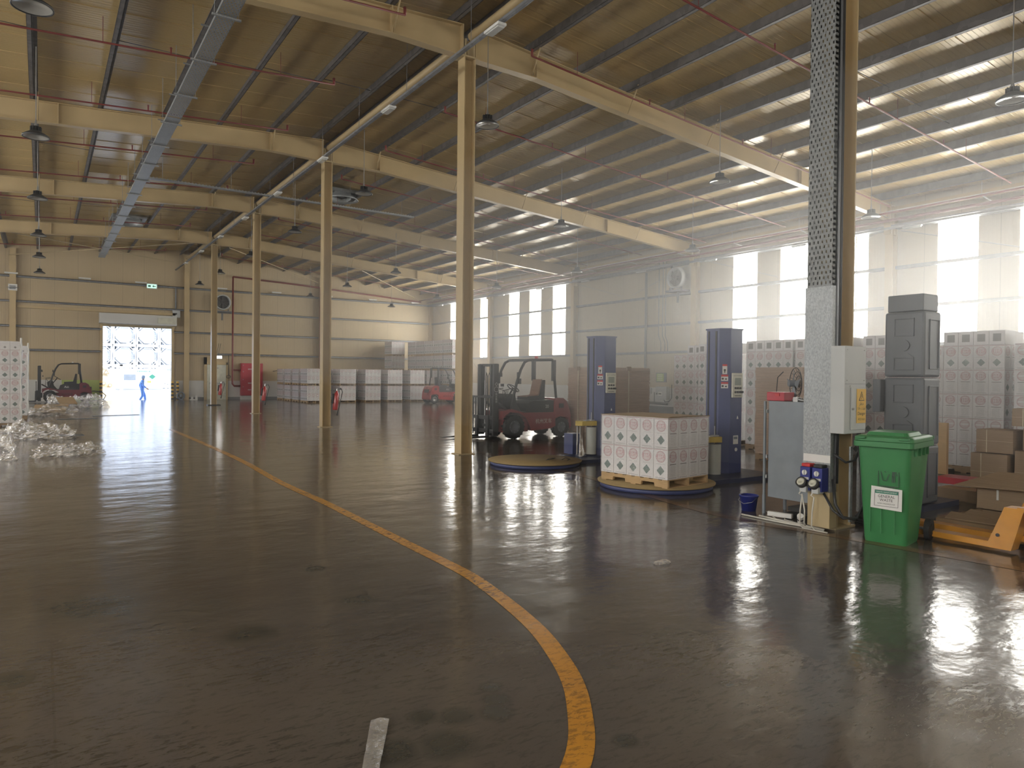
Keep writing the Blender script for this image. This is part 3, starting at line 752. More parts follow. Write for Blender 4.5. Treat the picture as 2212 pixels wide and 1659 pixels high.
# rail and cross arms in front of the window wall
root = empty('pipe_rail', (22.9, 20, 7.1)); tag(root, 'pale steel rail with cross arms running before the window wall', 'rail')
b = MB(); b.box(.07, -26, 0, .12, 26, .05); b.build('long_rail', 'whitep', root)
b = MB(); b.box(.42, -30, -.47, .52, 26, -.4); b.box(.62, -30, -.35, .66, 26, -.3); b.build('cable_channel', 'girt', root)
for k in range(16):
    b = MB(); b.tube([(.1, -22.5 + k * 3.0, 0), (.95, -22.5 + k * 3.0, -.1)], .018, 6); b.tube([(.1, -22.5 + k * 3.0, .02), (.1, -22.5 + k * 3.0, top(23) - 7.1)], .006, 5); b.build('cross_arm', 'whitep', root)
# wall bracing rods
for k, (ya, za, yb_, zb_) in enumerate([(45.9, 6.9, 38.2, 1.2), (38.2, 6.7, 45.9, 1.4), (37.5, 6.6, 34.2, 5.5), (29.9, 6.6, 33.4, 5.5), (29.2, 6.6, 25.6, 5.6), (21.5, 6.6, 25.0, 5.6), (20.5, 6.7, 16.9, 5.6), (12.8, 6.7, 16.5, 5.6), (12.2, 6.6, 8.6, 5.5)]):
    b = MB(); b.cyl((XR - .24, ya, za), (XR - .24, yb_, zb_), .012, n=6)
    tag(b.build('bracing_rod', 'steel'), 'thin diagonal bracing rod on the window wall, %s from the back corner' % ORD[k], 'rod', 'bracing rods')
# diagonal bracing under the roof near the back
for k, (p, q) in enumerate([((8, 38.2, 8.1), (15.2, 45.8, 7.7)), ((15.2, 38.2, 7.6), (22.5, 45.8, 7.1)), ((-1.5, 38.2, 7.8), (6.5, 45.8, 8.2)), ((6.5, 38.2, 8.2), (-1.5, 45.8, 7.8))]):
    b = MB(); b.cyl(p, q, .022, n=6); tag(b.build('bracing_rod', 'creamd'), 'pale diagonal tie under the roof near the back wall, %s from the right slope' % ORD[k], 'rod', 'roof ties')
# roof extractor fans
for k, (x, y, nm) in enumerate([(9.75, 26.6, 'right of the ridge behind the second column'), (3.25, 36.5, 'left of the ridge above the cable tray')]):
    root = empty('roof_fan', (x, y, top(x) + .1)); tag(root, 'round grey roof extractor fan %s' % nm, 'fan', 'roof fans')
    b = MB(); b.lathe([(.5, .08), (.52, -.12), (.6, -.2), (.62, -.2), (.55, -.1), (.54, .08)], 32)
    b.box(-.7, -.7, .0, .7, -.52, .08); b.box(-.7, .52, .0, .7, .7, .08); b.box(-.7, -.52, 0, -.52, .52, .08); b.box(.52, -.52, 0, .7, .52, .08); b.build('fan_housing', 'galv', root)
    b = MB()
    for j in range(6): b.add([(.06, -.03, 0), (.48, -.12, .03), (.48, .1, -.05), (.06, .03, -.02)], [(0, 1, 2, 3)], 0, False, Matrix.Rotation(j * PI / 3, 4, 'Z'))
    b.cyl((0, 0, -.08), (0, 0, .06), .09, n=16); b.build('fan_blades', 'grey', root)
# wall fans on brackets
def wallfan(loc, rz, lab):
    root = empty('wall_fan', loc, rz); tag(root, lab, 'fan', 'wall mounted fans')   # local -y looks into the hall
    M = Matrix.Rotation(PI / 2, 4, 'X')
    b = MB(); b.lathe([(.4, -.12), (.47, -.12), (.47, .14), (.43, .16), (.4, .12), (.4, -.12)], 36, 0, M); b.build('fan_ring', 'ltgrey', root)
    b = MB()
    for j in range(5): b.add([(.07, -.05, .02), (.38, -.14, .06), (.38, .14, -.06), (.07, .05, -.02)], [(0, 1, 2, 3)], 0, False, M @ Matrix.Rotation(j * 2 * PI / 5, 4, 'Z'))
    b.cyl((0, -.08, 0), (0, .1, 0), .1, n=16); b.lathe([(0, -.1), (.4, -.1)], 24, 0, M); b.build('fan_blades', 'blackp', root)
    b = MB()
    for j in range(5): b.lathe([(.08 + j * .075, .15), (.086 + j * .075, .15)], 32, 0, M)
    for j in range(8): b.box(.06, -.002, .148, .42, .002, .152, 0, M @ Matrix.Rotation(j * PI / 4, 4, 'Z'))
    b.build('guard_grille', 'steel', root)
    b = MB(); b.box(-.5, -.2, -.62, .5, .3, -.54); b.box(-.04, .05, -1.1, .04, .12, -.6); b.box(-.55, .2, -.6, -.45, .3, .6); b.box(.3, -.1, -.56, .36, -.04, -.42); b.box(-.36, -.1, -.56, -.3, -.04, -.42)
    b.build('fan_bracket', 'grey', root)
wallfan((23.45, 21.85, 6.08), -PI / 2, 'large round wall fan beside the cream wall column of the window wall')
wallfan((9.2, YB - .45, 6.0), 0, 'round wall fan on the back wall between the two slim columns')

# ------------------------------------------------------------------ things fixed to the back wall
root = empty('exit_sign', (5.33, YB - .25, 6.55)); tag(root, 'small green running-man exit sign above the roller door', 'sign')
b = MB(); b.box(-.28, 0, 0, .28, .06, .3); b.build('sign_box', 'whitep', root)
b = MB(); b.box(-.25, -.004, .03, .25, 0, .27, 0)
b.box(-.2, -.006, .1, -.06, -.004, .2, 1); b.prism([(.02, .15), (.1, .22), (.1, .17), (.2, .17), (.2, .13), (.1, .13), (.1, .08)], -.006, -.004, 'y', 1); b.build('sign_face', ['exitglow', 'greenink'], root)
b = MB(); b.box(6.45, YB - .2, 4.93, 6.86, YB, 5.35, 0); b.cyl((6.65, YB - .22, 5.16), (6.65, YB - .19, 5.16), .05, n=10, m=1); b.box(6.6, YB - .12, 5.35, 6.66, YB - .02, 6.7, 2)
tag(b.build('control_box', ['ltgrey', 'blackp', 'girt']), 'grey control box with a black knob beside the shutter housing', 'box')
root = empty('aisle_sign', (-1.32, YB - .4, 6.1)); tag(root, 'small white square sign fixed to the left gable column', 'sign')
b = MB(); b.box(-.2, 0, -.17, .2, .02, .17, 0)
for j in range(2): b.box(-.14, -.003, .02 - j * .12, .13, 0, .09 - j * .12, 1)
b.box(-.27, 0, -.03, .27, .015, 0, 1); b.build('sign_board', ['paper', 'cabgrey'], root)
# red fire hose cabinet
root = empty('fire_cabinet', (11.0, YB - .08, .25)); tag(root, 'tall red fire hose cabinet on the back wall', 'cabinet')
b = MB(); b.box(-.66, -.3, 0, .66, 0, 2.03); b.build('cabinet_body', 'redbox', root, bevel=.01)
b = MB(); b.box(-.6, -.32, .05, .6, -.3, 1.98, 0)
for z in (1.66, .78, .36): bars(b, .5, .07, TR(0, -.323, z, 0, PI / 2), 1, int(z * 10))
for z in (.55, 1.0, 1.5, 1.9): b.box(-.56, -.335, z - .03, -.52, -.32, z + .03, 2)
b.build('cabinet_door', ['redbox', 'paper', 'steel'], root)
b = MB(); b.box(10.35, YB - .3, 0, 11.65, YB - .05, .24); tag(b.build('cabinet_plinth', 'white'), 'white plinth under the red fire hose cabinet', 'plinth')
root = empty('socket_board', (13.4, YB - .12, .3)); tag(root, 'grey electrical board with cables left of the far carton pallets', 'electrical board')
b = MB(); b.box(-.4, -.15, .35, .3, 0, 1.05); b.build('board_body', 'ltgrey', root, bevel=.01)
b = MB(); b.box(-.25, -.17, .6, .15, -.15, .75, 0); b.cyl((-.3, -.18, .68), (-.3, -.15, .68), .04, n=8); b.build('switches', 'blackp', root)
b = MB(); b.tube([(-1.1, -.2, 1.5), (-.8, -.25, 1.55), (-.55, -.25, 1.3), (-.6, -.2, .9), (-.4, -.2, .3), (0, -.2, .22), (.3, -.2, .3)], .02, 6); b.build('cable', 'blackp', root)
root = empty('work_lamp', (9.0, YB - .35, 2.62)); tag(root, 'small lit white work lamp above the cream personnel door', 'lamp')
b = MB(); b.box(-.16, -.04, -.08, .2, .0, .08); b.build('lamp_face', 'led', root)
b = MB(); b.box(-.18, 0, -.1, .22, .05, .1); b.tube([(0, .03, .1), (.06, .05, .4), (.18, .2, .85)], .012, 6); b.tube([(-.1, .03, .1), (-.04, .05, .4), (.06, .2, .85)], .012, 6); b.build('lamp_bracket', 'blackp', root)
b = MB(); b.tube([(10.05 - 1.45, YB - .18, 2.6), (8.62, YB - .15, 2.2), (8.55, YB - .15, 1.6)], .012, 6)
# hanging hose reel cable
root = empty('hanging_cable', (9.72, YB - .25, 1.4)); tag(root, 'thin dark cable hanging in a loop left of the red fire main', 'cable')
b = MB(); b.tube([(-.1, 0, 1.35), (-.12, 0, .6), (-.1, 0, .1)], .015, 6); b.tube([(-.1 + .13 * math.cos(a * .5), 0, .02 + .09 * math.sin(a * .5)) for a in range(14)], .018, 6); b.build('cable_loop', 'blackp', root)
# doorway bollards
for k, (x, nm) in enumerate([(DX0 - .1, 'left'), (DX1 + .02, 'right'), (DX1 + .3, 'inner right')]):
    b = MB(); b.cyl((x, YB - .35, 0), (x, YB - .35, 1.12), .07, n=14)
    for j in range(5): b.cyl((x, YB - .35, .02 + j * .22), (x, YB - .35, .13 + j * .22), .073, n=14, m=1, cap=False)
    tag(b.build('bollard', ['yellow', 'blackp']), 'yellow and black striped bollard at the %s side of the doorway' % nm, 'bollard', 'doorway bollards')
b = MB(); b.tube([(2.0 + .0, YB - .5, .5), (2.4, YB - .5, .56), (2.8, YB - .45, .5), (3.0, YB - .45, .3), (2.9, YB - .45, .1), (2.6, YB - .5, .03), (2.1, YB - .5, .03)], .025, 7)
tag(b.build('rubber_hose', 'rubber'), 'black hose looped by the left bollard of the doorway', 'hose')
b = MB()
b.lathe([(.18, -.05), (.24, -.05), (.24, .05), (.18, .05), (.18, -.05)], 18, 0, TR(7.03 - .15, YB - .45, .26, .3, PI / 2)); b.cyl((6.88, YB - .5, .26), (6.88, YB - .38, .26), .08, n=10); b.box(6.76, YB - .5, 0, 7.0, YB - .4, .05)
tag(b.build('cable_reel', 'cabgrey'), 'small cable reel on the floor right of the doorway', 'reel')
b = MB(); b.box(7.35, YB - .6, 0, 7.7, YB - .35, .05); b.box(7.45, YB - .6, .05, 7.55, YB - .35, .2, 0, TR(0, 0, 0)); b.box(7.68, YB - .55, .0, 7.8, YB - .4, .26)
tag(b.build('scrap_wrapping', 'paper'), 'small heap of white scrap at the foot of the gable column', 'scrap')

# ------------------------------------------------------------------ things on the window wall
root = empty('cable_conduit', (XR - .3, 23.95, .46)); tag(root, 'dark grey conduit dropping down the window wall to the white base', 'conduit')
b = MB(); b.tube([(0, 0, 6.1), (0, 0, 3), (0, 0, .2), (0, -.12, .03), (0, -.3, 0), (0, -1.4, -.02)], .06, 8); b.build('conduit_pipe', 'greyst', root)
root = empty('thin_conduits', (XR - .22, 23.2, 2.85)); tag(root, 'three thin grey conduits on the window wall', 'conduit')
for j, yy in enumerate((0, -.25, -.42)):
    b = MB(); b.tube([(0, yy, 4.2), (0, yy, .75 - j * .03), (0, yy - .16, .4), (0, yy - .16, 0)], .02, 6); b.build('conduit_pipe', 'greyst', root)
root = empty('power_box', (XR - .12, 22.95, .62)); tag(root, 'grey electrical box with white socket on the white wall base', 'electrical box')
b = MB(); b.box(-.2, -.38, 0, 0, .3, .6); b.build('box_body', 'ltgrey', root, bevel=.012)
b = MB(); b.box(-.215, -.12, .18, -.2, .12, .36, 0); b.box(-.222, -.08, .24, -.215, .08, .3, 1); b.cyl((-.23, .2, .27), (-.2, .2, .27), .04, n=10, m=1); b.build('socket', ['paper', 'blackp'], root)
b = MB(); b.tube([(-.1, -.15, 0), (-.1, -.2, -.1), (-.1, -.45, -.08), (-.1, -.62, .1), (-.1, -.62, .7)], .02, 6); b.build('cable', 'blackp', root)
b = MB(); b.box(XR - .1, 23.75, .88, XR - .04, 24.05, 1.14); b.cyl((XR - .12, 23.88, 1.0), (XR - .1, 23.88, 1.0), .04, n=8, m=1); b.box(XR - .1, 23.55, .5, XR - .04, 23.62, .95, 0)
tag(b.build('switch_box', ['ltgrey', 'blackp']), 'small switch box left of the grey electrical box', 'box')
b = MB(); b.box(XR - .05, 22.85, 1.42, XR - .02, 23.5, 1.86, 0); b.box(XR - .056, 23.0, 1.46, XR - .05, 23.45, 1.82, 1)
for j in range(4): b.box(XR - .06, 23.08, 1.5 + j * .08, XR - .056, 23.38, 1.53 + j * .08, 2)
tag(b.build('notice_board', ['cabgrey', 'limegreen', 'paper']), 'small green notice on the window wall over the electrical box', 'notice')

# ------------------------------------------------------------------ cartons and pallets
CW, CD, CH = .240, .236, .42
def carton_mesh(name, boxes, text=False):
    """boxes: (x, y, z, sx, sy, sz, type of the x faces, type of the y faces, type of the top)"""
    vs, fs, uv, mi = [], [], [], []
    for (x, y, z, sx, sy, sz, tx, ty, tt) in boxes:
        b_ = len(vs); X0, X1, Y0, Y1, Z0, Z1 = x - sx / 2, x + sx / 2, y - sy / 2, y + sy / 2, z, z + sz
        vs += [(X0, Y0, Z0), (X1, Y0, Z0), (X1, Y1, Z0), (X0, Y1, Z0), (X0, Y0, Z1), (X1, Y0, Z1), (X1, Y1, Z1), (X0, Y1, Z1)]
        e = .004
        def q(k, a): return [(k + e, e), (k + 1 - e, e), (k + 1 - e, 1 - e), (k + e, 1 - e)] if a else None
        for f, k in (((3, 0, 4, 7), tx), ((1, 2, 6, 5), tx), ((0, 1, 5, 4), ty), ((2, 3, 7, 6), ty), ((4, 5, 6, 7), tt), ((0, 3, 2, 1), 2)):
            fs.append([b_ + i for i in f]); uv += q(k, True); mi.append(0)
    if text:
        tv, tf = text_mesh('410A', .07)
        for fc, (px, py) in (('-x', (-CW / 2 - .0012, 0)), ('+x', (CW / 2 + .0012, 0)), ('-y', (0, -CD / 2 - .0012)), ('+y', (0, CD / 2 + .0012))):
            M = FACE(px, py, .735 * CH, fc); b_ = len(vs)
            vs += [tuple(M @ Vector(v)) for v in tv]
            for f in tf: fs.append([b_ + i for i in f]); uv += [(2.5, .5)] * len(f); mi.append(1)
    me = bpy.data.meshes.new(name); me.from_pydata(vs, [], fs); me.materials.append(MT['carton']); me.materials.append(MT['redprint'])
    l = me.uv_layers.new(name='UVMap')
    for i, c in enumerate(uv): l.data[i].uv = c
    me.polygons.foreach_set('material_index', mi); me.update()
    return me
C_STD = carton_mesh('carton', [(0, 0, 0, CW, CD, CH, 0, 1, 2)], True)
C_LIE = carton_mesh('carton_lying', [(0, 0, 0, CH, CD, CW, 3, 2, 2)])
C_LIE4 = carton_mesh('carton_lying_dot', [(0, 0, 0, CH, CD, CW, 4, 2, 2)])
NCART = [0]
def carton(x, y, z, rz, label, group, me=None):
    o = bpy.data.objects.new('carton', me or C_STD); COL.objects.link(o); o.location = (x, y, z); o.rotation_euler = (0, 0, rz)
    tag(o, label, 'carton', group); NCART[0] += 1
    return o
rest = []      # the cartons past the three hundred largest: one single object
def pallet_geom(b, L=1.2, Wd=.96, H=.12, M=None, m=0):
    for x in (-Wd / 2 + .02, 0, Wd / 2 - .02):
        prof = [(-L / 2, .012), (-.38, .012), (-.37, .06), (-.15, .06), (-.14, .012), (.14, .012), (.15, .06), (.37, .06), (.38, .012), (L / 2, .012), (L / 2, H - .014), (-L / 2, H - .014)]
        b.prism(prof, x - .02, x + .02, 'x', m, M)
    for k in range(8):
        y = -L / 2 + .05 + k * (L - .1) / 7; b.box(-Wd / 2, y - .045, H - .014, Wd / 2, y + .045, H, m, M)
    for y in (-L / 2 + .05, 0, L / 2 - .05): b.box(-Wd / 2, y - .045, 0, Wd / 2, y + .045, .012, m, M)
def pallet(loc, rz, label, group='wooden pallets', mat='wood', L=1.2, Wd=.96):
    root = empty('pallet', loc, rz); tag(root, label, 'pallet', group)
    for x in (-Wd / 2 + .02, 0, Wd / 2 - .02):
        b = MB(); H = .12
        b.prism([(-L / 2, .012), (-.38, .012), (-.37, .065), (-.15, .065), (-.14, .012), (.14, .012), (.15, .065), (.37, .065), (.38, .012), (L / 2, .012), (L / 2, H - .014), (-L / 2, H - .014)], x - .02, x + .02, 'x')
        b.build('stringer', mat, root)
    for k in range(8):
        y = -L / 2 + .05 + k * (L - .1) / 7; b = MB(); b.box(-Wd / 2, y - .045, .106, Wd / 2, y + .045, .12); b.build('deck_board', mat, root)
    for y in (-L / 2 + .05, 0, L / 2 - .05): b = MB(); b.box(-Wd / 2, y - .045, 0, Wd / 2, y + .045, .012); b.build('bottom_board', mat, root)
    return root
def film_box(x0, y0, z0, x1, y1, z1, label, rz=0, loc=(0, 0, 0), mat='wrap', top_=False, seed=1, faces='wsen', amp=.006):
    rnd = random.Random(seed); b = MB()
    def wall(p, q):
        n, m_ = 14, 12
        vs = []; d = Vector((q[0] - p[0], q[1] - p[1], 0)); nn = Vector((d.y, -d.x, 0)).normalized()
        for i in range(n + 1):
            for j in range(m_ + 1):
                f = i / n; edge = 0 if i in (0, n) else 1
                off = nn * (rnd.random() * amp * edge)
                vs.append((p[0] + d.x * f + off.x, p[1] + d.y * f + off.y, z0 + (z1 - z0) * j / m_))
        b.add(vs, [(i * (m_ + 1) + j, (i + 1) * (m_ + 1) + j, (i + 1) * (m_ + 1) + j + 1, i * (m_ + 1) + j + 1) for i in range(n) for j in range(m_)], 0, True)
    if 'w' in faces: wall((x0, y1), (x0, y0))
    if 's' in faces: wall((x0, y0), (x1, y0))
    if 'e' in faces: wall((x1, y0), (x1, y1))
    if 'n' in faces: wall((x1, y1), (x0, y1))
    return tag(b.build('stretch_wrap', mat, None, loc, rz), label, 'plastic wrap', 'stretch film round the loads')

# --- the half-wrapped load on the nearer turntable
LC, LR = Vector((7.485, 7.375, 0)), math.radians(7.2)
ML = Matrix.Translation(LC) @ Matrix.Rotation(LR, 4, 'Z')
pallet((LC.x, LC.y, .09), LR, 'clean pine pallet under the load on the nearer turntable')
for kz in range(2):
    for iy in range(5):
        for ix in range(4):
            p = ML @ Vector(((ix - 1.5) * (CW + .002), (2 - iy) * (CD + .004), .211 + kz * (CH + .003)))
            row = ['outermost row facing the camera', 'second row in', 'third row in', 'rearmost row'][ix]
            carton(p.x, p.y, p.z, LR, '410A carton, %s layer of turntable load, %s, %s from left' % (['lower', 'upper'][kz], ['front row', 'second row', 'third row', 'back row'][ix], ORD[iy]), 'cartons on the turntable load')
b = MB(); b.box(-.50, -.61, 0, .49, .61, .005); b.add([(-.50, -.61, .005), (.49, -.61, .005), (.51, -.62, .014), (-.46, -.63, .02)], [(0, 1, 2, 3)])
tag(b.build('kraft_sheet', 'kraft', None, (LC.x, LC.y, .211 + 2 * (CH + .003) + .001), LR), 'brown kraft sheet covering the top of the turntable load', 'board')
film_box(-.494, -.608, .205, .494, .608, 1.06, 'crinkled stretch film round the carton load on the nearer turntable', LR, (LC.x, LC.y, 0), 'wrap', seed=3)

# --- tall carton loads standing in a line between the packing area and the window wall
def tall_load(cx, cy, name, rot, cols=5, deep=1, side=0, z0=.12, top_row=True, film=True, topme=None, rows=5, kinds=None, wrapfaces='ws', toptxt=True, skip=0):
    """x face looks at the camera; cols along y, `side` = extra cartons down the -y end"""
    pallet((cx, cy, 0), 0, 'wooden pallet under the %s' % name, mat='woodd', Wd=.98)
    x0 = cx - 1.5 * (CW + .003)
    for kz in range(rows):
        for iy in range(5):
            for ix in range(4):
                rz = rot if kinds is None else kinds(kz)
                x, y, z = x0 + ix * (CW + .003), cy + (2 - iy) * (CD + .005), z0 + kz * (CH + .003)
                vis = (ix == 0 and iy >= 5 - cols) or (iy == 4 and ix <= side)
                if vis and kz >= skip and NCART[0] < 300:
                    where = ('%s from left' % ORD[iy - (5 - cols)]) if ix == 0 else '%s along the near end' % ORD[ix]
                    carton(x, y, z, rz, 'white carton in %s, %s layer up, %s' % (name, ORD[kz], where), 'cartons in the %s' % name)
                elif ix == 0 or iy in (0, 4) or ix == 3: rest.append((x, y, z, CW, CD, CH, 0 if not rz else 1, 1 if not rz else 0, 2))
    if top_row:
        z = z0 + rows * (CH + .003)
        for iy in range(5 - cols, 5):
            x = cx - .49 + CH / 2; y = cy + (2 - iy) * (CD + .005)
            if NCART[0] < 300: carton(x, y, z, 0, 'white carton lying on top of %s, %s from left' % (name, ORD[iy - (5 - cols)]), 'cartons in the %s' % name, topme or C_LIE)
        rest.extend([(cx + .2, cy, z, .4, 1.1, CW, 2, 2, 2)])
    if film: film_box(cx - .50, cy - .605, .14, cx + .50, cy + .605, z0 + rows * (CH + .003) - .02, 'glossy stretch film round the %s' % name, seed=int(cy * 10), faces=wrapfaces, amp=.012)
H_ = PI / 2
tall_load(14.75, 12.75, 'farthest tall load', 0, cols=3, top_row=True, skip=2)
tall_load(14.35, 11.55, 'load behind nearer mast', 0, cols=5, side=2, topme=C_LIE)
tall_load(13.95, 9.78, 'load beside flat cardboard', 0, cols=5)
tall_load(13.95, 8.52, 'load behind cable trunking', 0, cols=5)
tall_load(13.95, 7.26, 'load left of grey tower', 0, cols=4, skip=1)
tall_load(13.9, 5.75, 'load right of grey tower', H_, cols=4, kinds=lambda k: 0 if k == 4 else H_, skip=2, side=0)
tall_load(13.75, 4.35, 'load at right edge', H_, cols=3, kinds=lambda k: 0 if k == 4 else H_, skip=2)
# --- two tall loads at the left edge
def left_load(xr, yf, name, cols, deep):
    pallet((xr - .6, yf + .49, 0), H_, 'wooden pallet under the %s' % name, mat='woodd')
    for kz in range(5):
        for ix in range(5):
            for iy in range(4):
                x, y, z = xr - (ix + .5) * (CD + .005), yf + (iy + .5) * (CW + .003), .121 + kz * (CH + .003)
                if ix < cols and iy == 0 and NCART[0] < 300:
                    carton(x, y, z, H_, 'white carton in %s, %s layer up, %s' % (name, ORD[kz], 'right column' if ix == 0 else 'second column from right'), 'cartons in the %s' % name)
                elif ix < 5: rest.append((x, y, z, CD, CW, CH, 1, 0, 2))
    for ix in range(5):
        x = xr - (ix + .5) * (CD + .005)
        if ix < cols and NCART[0] < 300:
            carton(x, yf + CH / 2, .121 + 5 * (CH + .003), H_, 'white carton lying on top of %s, %s from right' % (name, ORD[ix]), 'cartons in the %s' % name, C_LIE4)
        else: rest.append((x, yf + CH / 2, .121 + 5 * (CH + .003), CD, CH, CW, 2, 4, 2))
    film_box(xr - 1.21, yf - .006, .13, xr + .012, yf + .985, .121 + 5 * (CH + .003) + .2, 'loose glossy stretch film round the %s' % name, seed=int(yf), mat='wrap', faces='se', amp=.03)
    b = MB(); rnd = random.Random(5)  # white tube on the film edge stands for its brightness from the door
    b.tube([(xr + .02 + rnd.uniform(-.012, .012), yf + .0 + rnd.uniform(-.01, .01), .2 + k * .14) for k in range(18)], [.022 + rnd.uniform(-.006, .01) for k in range(18)], 6)
    tag(b.build('door_lit_film_edge', 'whitep'), 'film edge with door light put in as white down the %s' % name, 'plastic wrap')
left_load(-.53, 24.8, 'leftmost load', 2, 4)
left_load(-.42, 28.85, 'load behind leftmost one', 1, 4)

# --- far loads, two tiers, in rows by the back wall, and the four-tier block in the corner
def far_load(cx, cy, tiers, zstart=0, rz=0, k=0):
    for t_ in range(tiers):
        z = zstart + t_ * .985
        o = bpy.data.objects.new('pallet', FAR_PALLET); COL.objects.link(o); o.location = (cx, cy, z)
        FARP.append((o, cx, cy, t_))
        for kz in range(2):
            for iy in range(5):
                for ix in range(4):
                    if ix in (0, 3) or iy in (0, 4): rest.append((cx + (ix - 1.5) * (CW + .002), cy + (2 - iy) * (CD + .003), z + .121 + kz * (CH + .003), CW, CD, CH, 0, 1, 2))
bp = MB(); pallet_geom(bp); o = bp.build('pallet', 'wood'); FAR_PALLET = o.data; bpy.data.objects.remove(o)
FARP = []
rowx = [12.9, 14.82, 16.38, 17.8, 19.3]
for r, x in enumerate(rowx):
    for d in range(4 if r == 0 else 2): far_load(x, 39.85 + d * 1.62 if r == 0 else 39.85 + d * 1.4, 2)
far_load(20.7, 40.4, 2)
far_load(20.35, 45.0, 4)
for d in range(5): far_load(21.75, 44.2 - d * 1.3, 4)
tier = ['bottom', 'second', 'third', 'top']
for (o, cx, cy, t_) in FARP:
    if cx < 19.5 and t_ < 2 and cy < 45:
        r = rowx.index(cx); d = round((cy - 39.85) / (1.62 if r == 0 else 1.4))
        tag(o, 'far pallet, %s row from left, %s from front, %s tier' % (ORD[r], ORD[d], ['lower', 'upper'][t_]), 'pallet', 'pallets in the far rows')
    elif abs(cy - 40.4) < .01: tag(o, 'pallet behind the far red forklift, %s tier' % tier[t_], 'pallet', 'pallets in the far rows')
    elif cx < 21: tag(o, 'pallet at left end of the corner block, %s tier' % tier[t_], 'pallet', 'pallets in the corner block')
    else: tag(o, 'pallet in corner block, %s column from the back, %s tier' % (ORD[round((44.2 - cy) / 1.3)], tier[t_]), 'pallet', 'pallets in the corner block')
ro = bpy.data.objects.new('stacked_cartons', carton_mesh('stacked_cartons', rest)); COL.objects.link(ro)
tag(ro, 'mass of white cartons on the far pallets and inside the loads', 'cartons', kind='stuff')
# film glints on the far two-tier fronts
for r, x in enumerate(rowx): film_box(x - .485, 39.85 - .6, .13, x + .485, 39.85 + .6, 1.95, 'stretch film round the front of the far load, %s row from left' % ORD[r], seed=r + 40, faces='s', amp=.03, mat='wrapf')

# ------------------------------------------------------------------ blocks of flat cardboard
def cardboard_stack(x0, y0, x1, y1, h, label, mat='card', straps=((0, .8),)):
    pallet(((x0 + x1) / 2, (y0 + y1) / 2, 0), 0, 'wooden pallet under the %s' % label, mat='woodd', L=y1 - y0 - .02, Wd=x1 - x0 - .02)
    root = empty('cardboard_stack', ((x0 + x1) / 2, (y0 + y1) / 2, .12)); tag(root, label, 'cardboard', 'blocks of flat cardboard')
    cx, cy = (x1 - x0) / 2, (y1 - y0) / 2
    b = MB(); rnd = random.Random(int(x0 * 7)); z = 0
    while z < h - .12:
        dz = .035 + rnd.random() * .03; j = rnd.uniform(-.012, .012); jj = rnd.uniform(-.012, .012)
        if rnd.random() < .12: j *= 2.5
        b.box(-cx + j, -cy + jj, z, cx + j, cy + jj, z + dz - .0025); z += dz
    b.build('board_bundle', mat, root)
    for a in straps:
        b = MB(); e = .028
        b.box(-cx - e, a - .02, .0, -cx - e + .004, a + .02, h - .1); b.box(-cx - e, a - .02, h - .105, cx + e, a + .02, h - .1); b.box(cx + e - .004, a - .02, 0, cx + e, a + .02, h - .1)
        b.build('strap', 'strap', root)
        b = MB(); b.box(-cx - .035, a - .06, h - .2, -cx - .02, a + .06, h - .09); b.build('strap_protector', 'card2', root)
    b = MB(); b.box(-.02, -cy - .032, 0, .02, -cy - .028, h - .1); b.box(-.02, -cy - .032, h - .105, .02, cy + .032, h - .1); b.build('strap', 'strap', root)
    b = MB(); b.box(-.08, -cy - .04, h - .2, .08, -cy - .02, h - .09); b.build('strap_protector', 'card2', root)
cardboard_stack(12.15, 13.75, 13.75, 15.3, 1.87, 'tall strapped block of flat cardboard behind the farther blue mast', straps=(-.5, .3))
cardboard_stack(11.9, 7.4, 12.75, 8.95, 1.79, 'tall block of flat cardboard before the carton loads', straps=(-.35,))

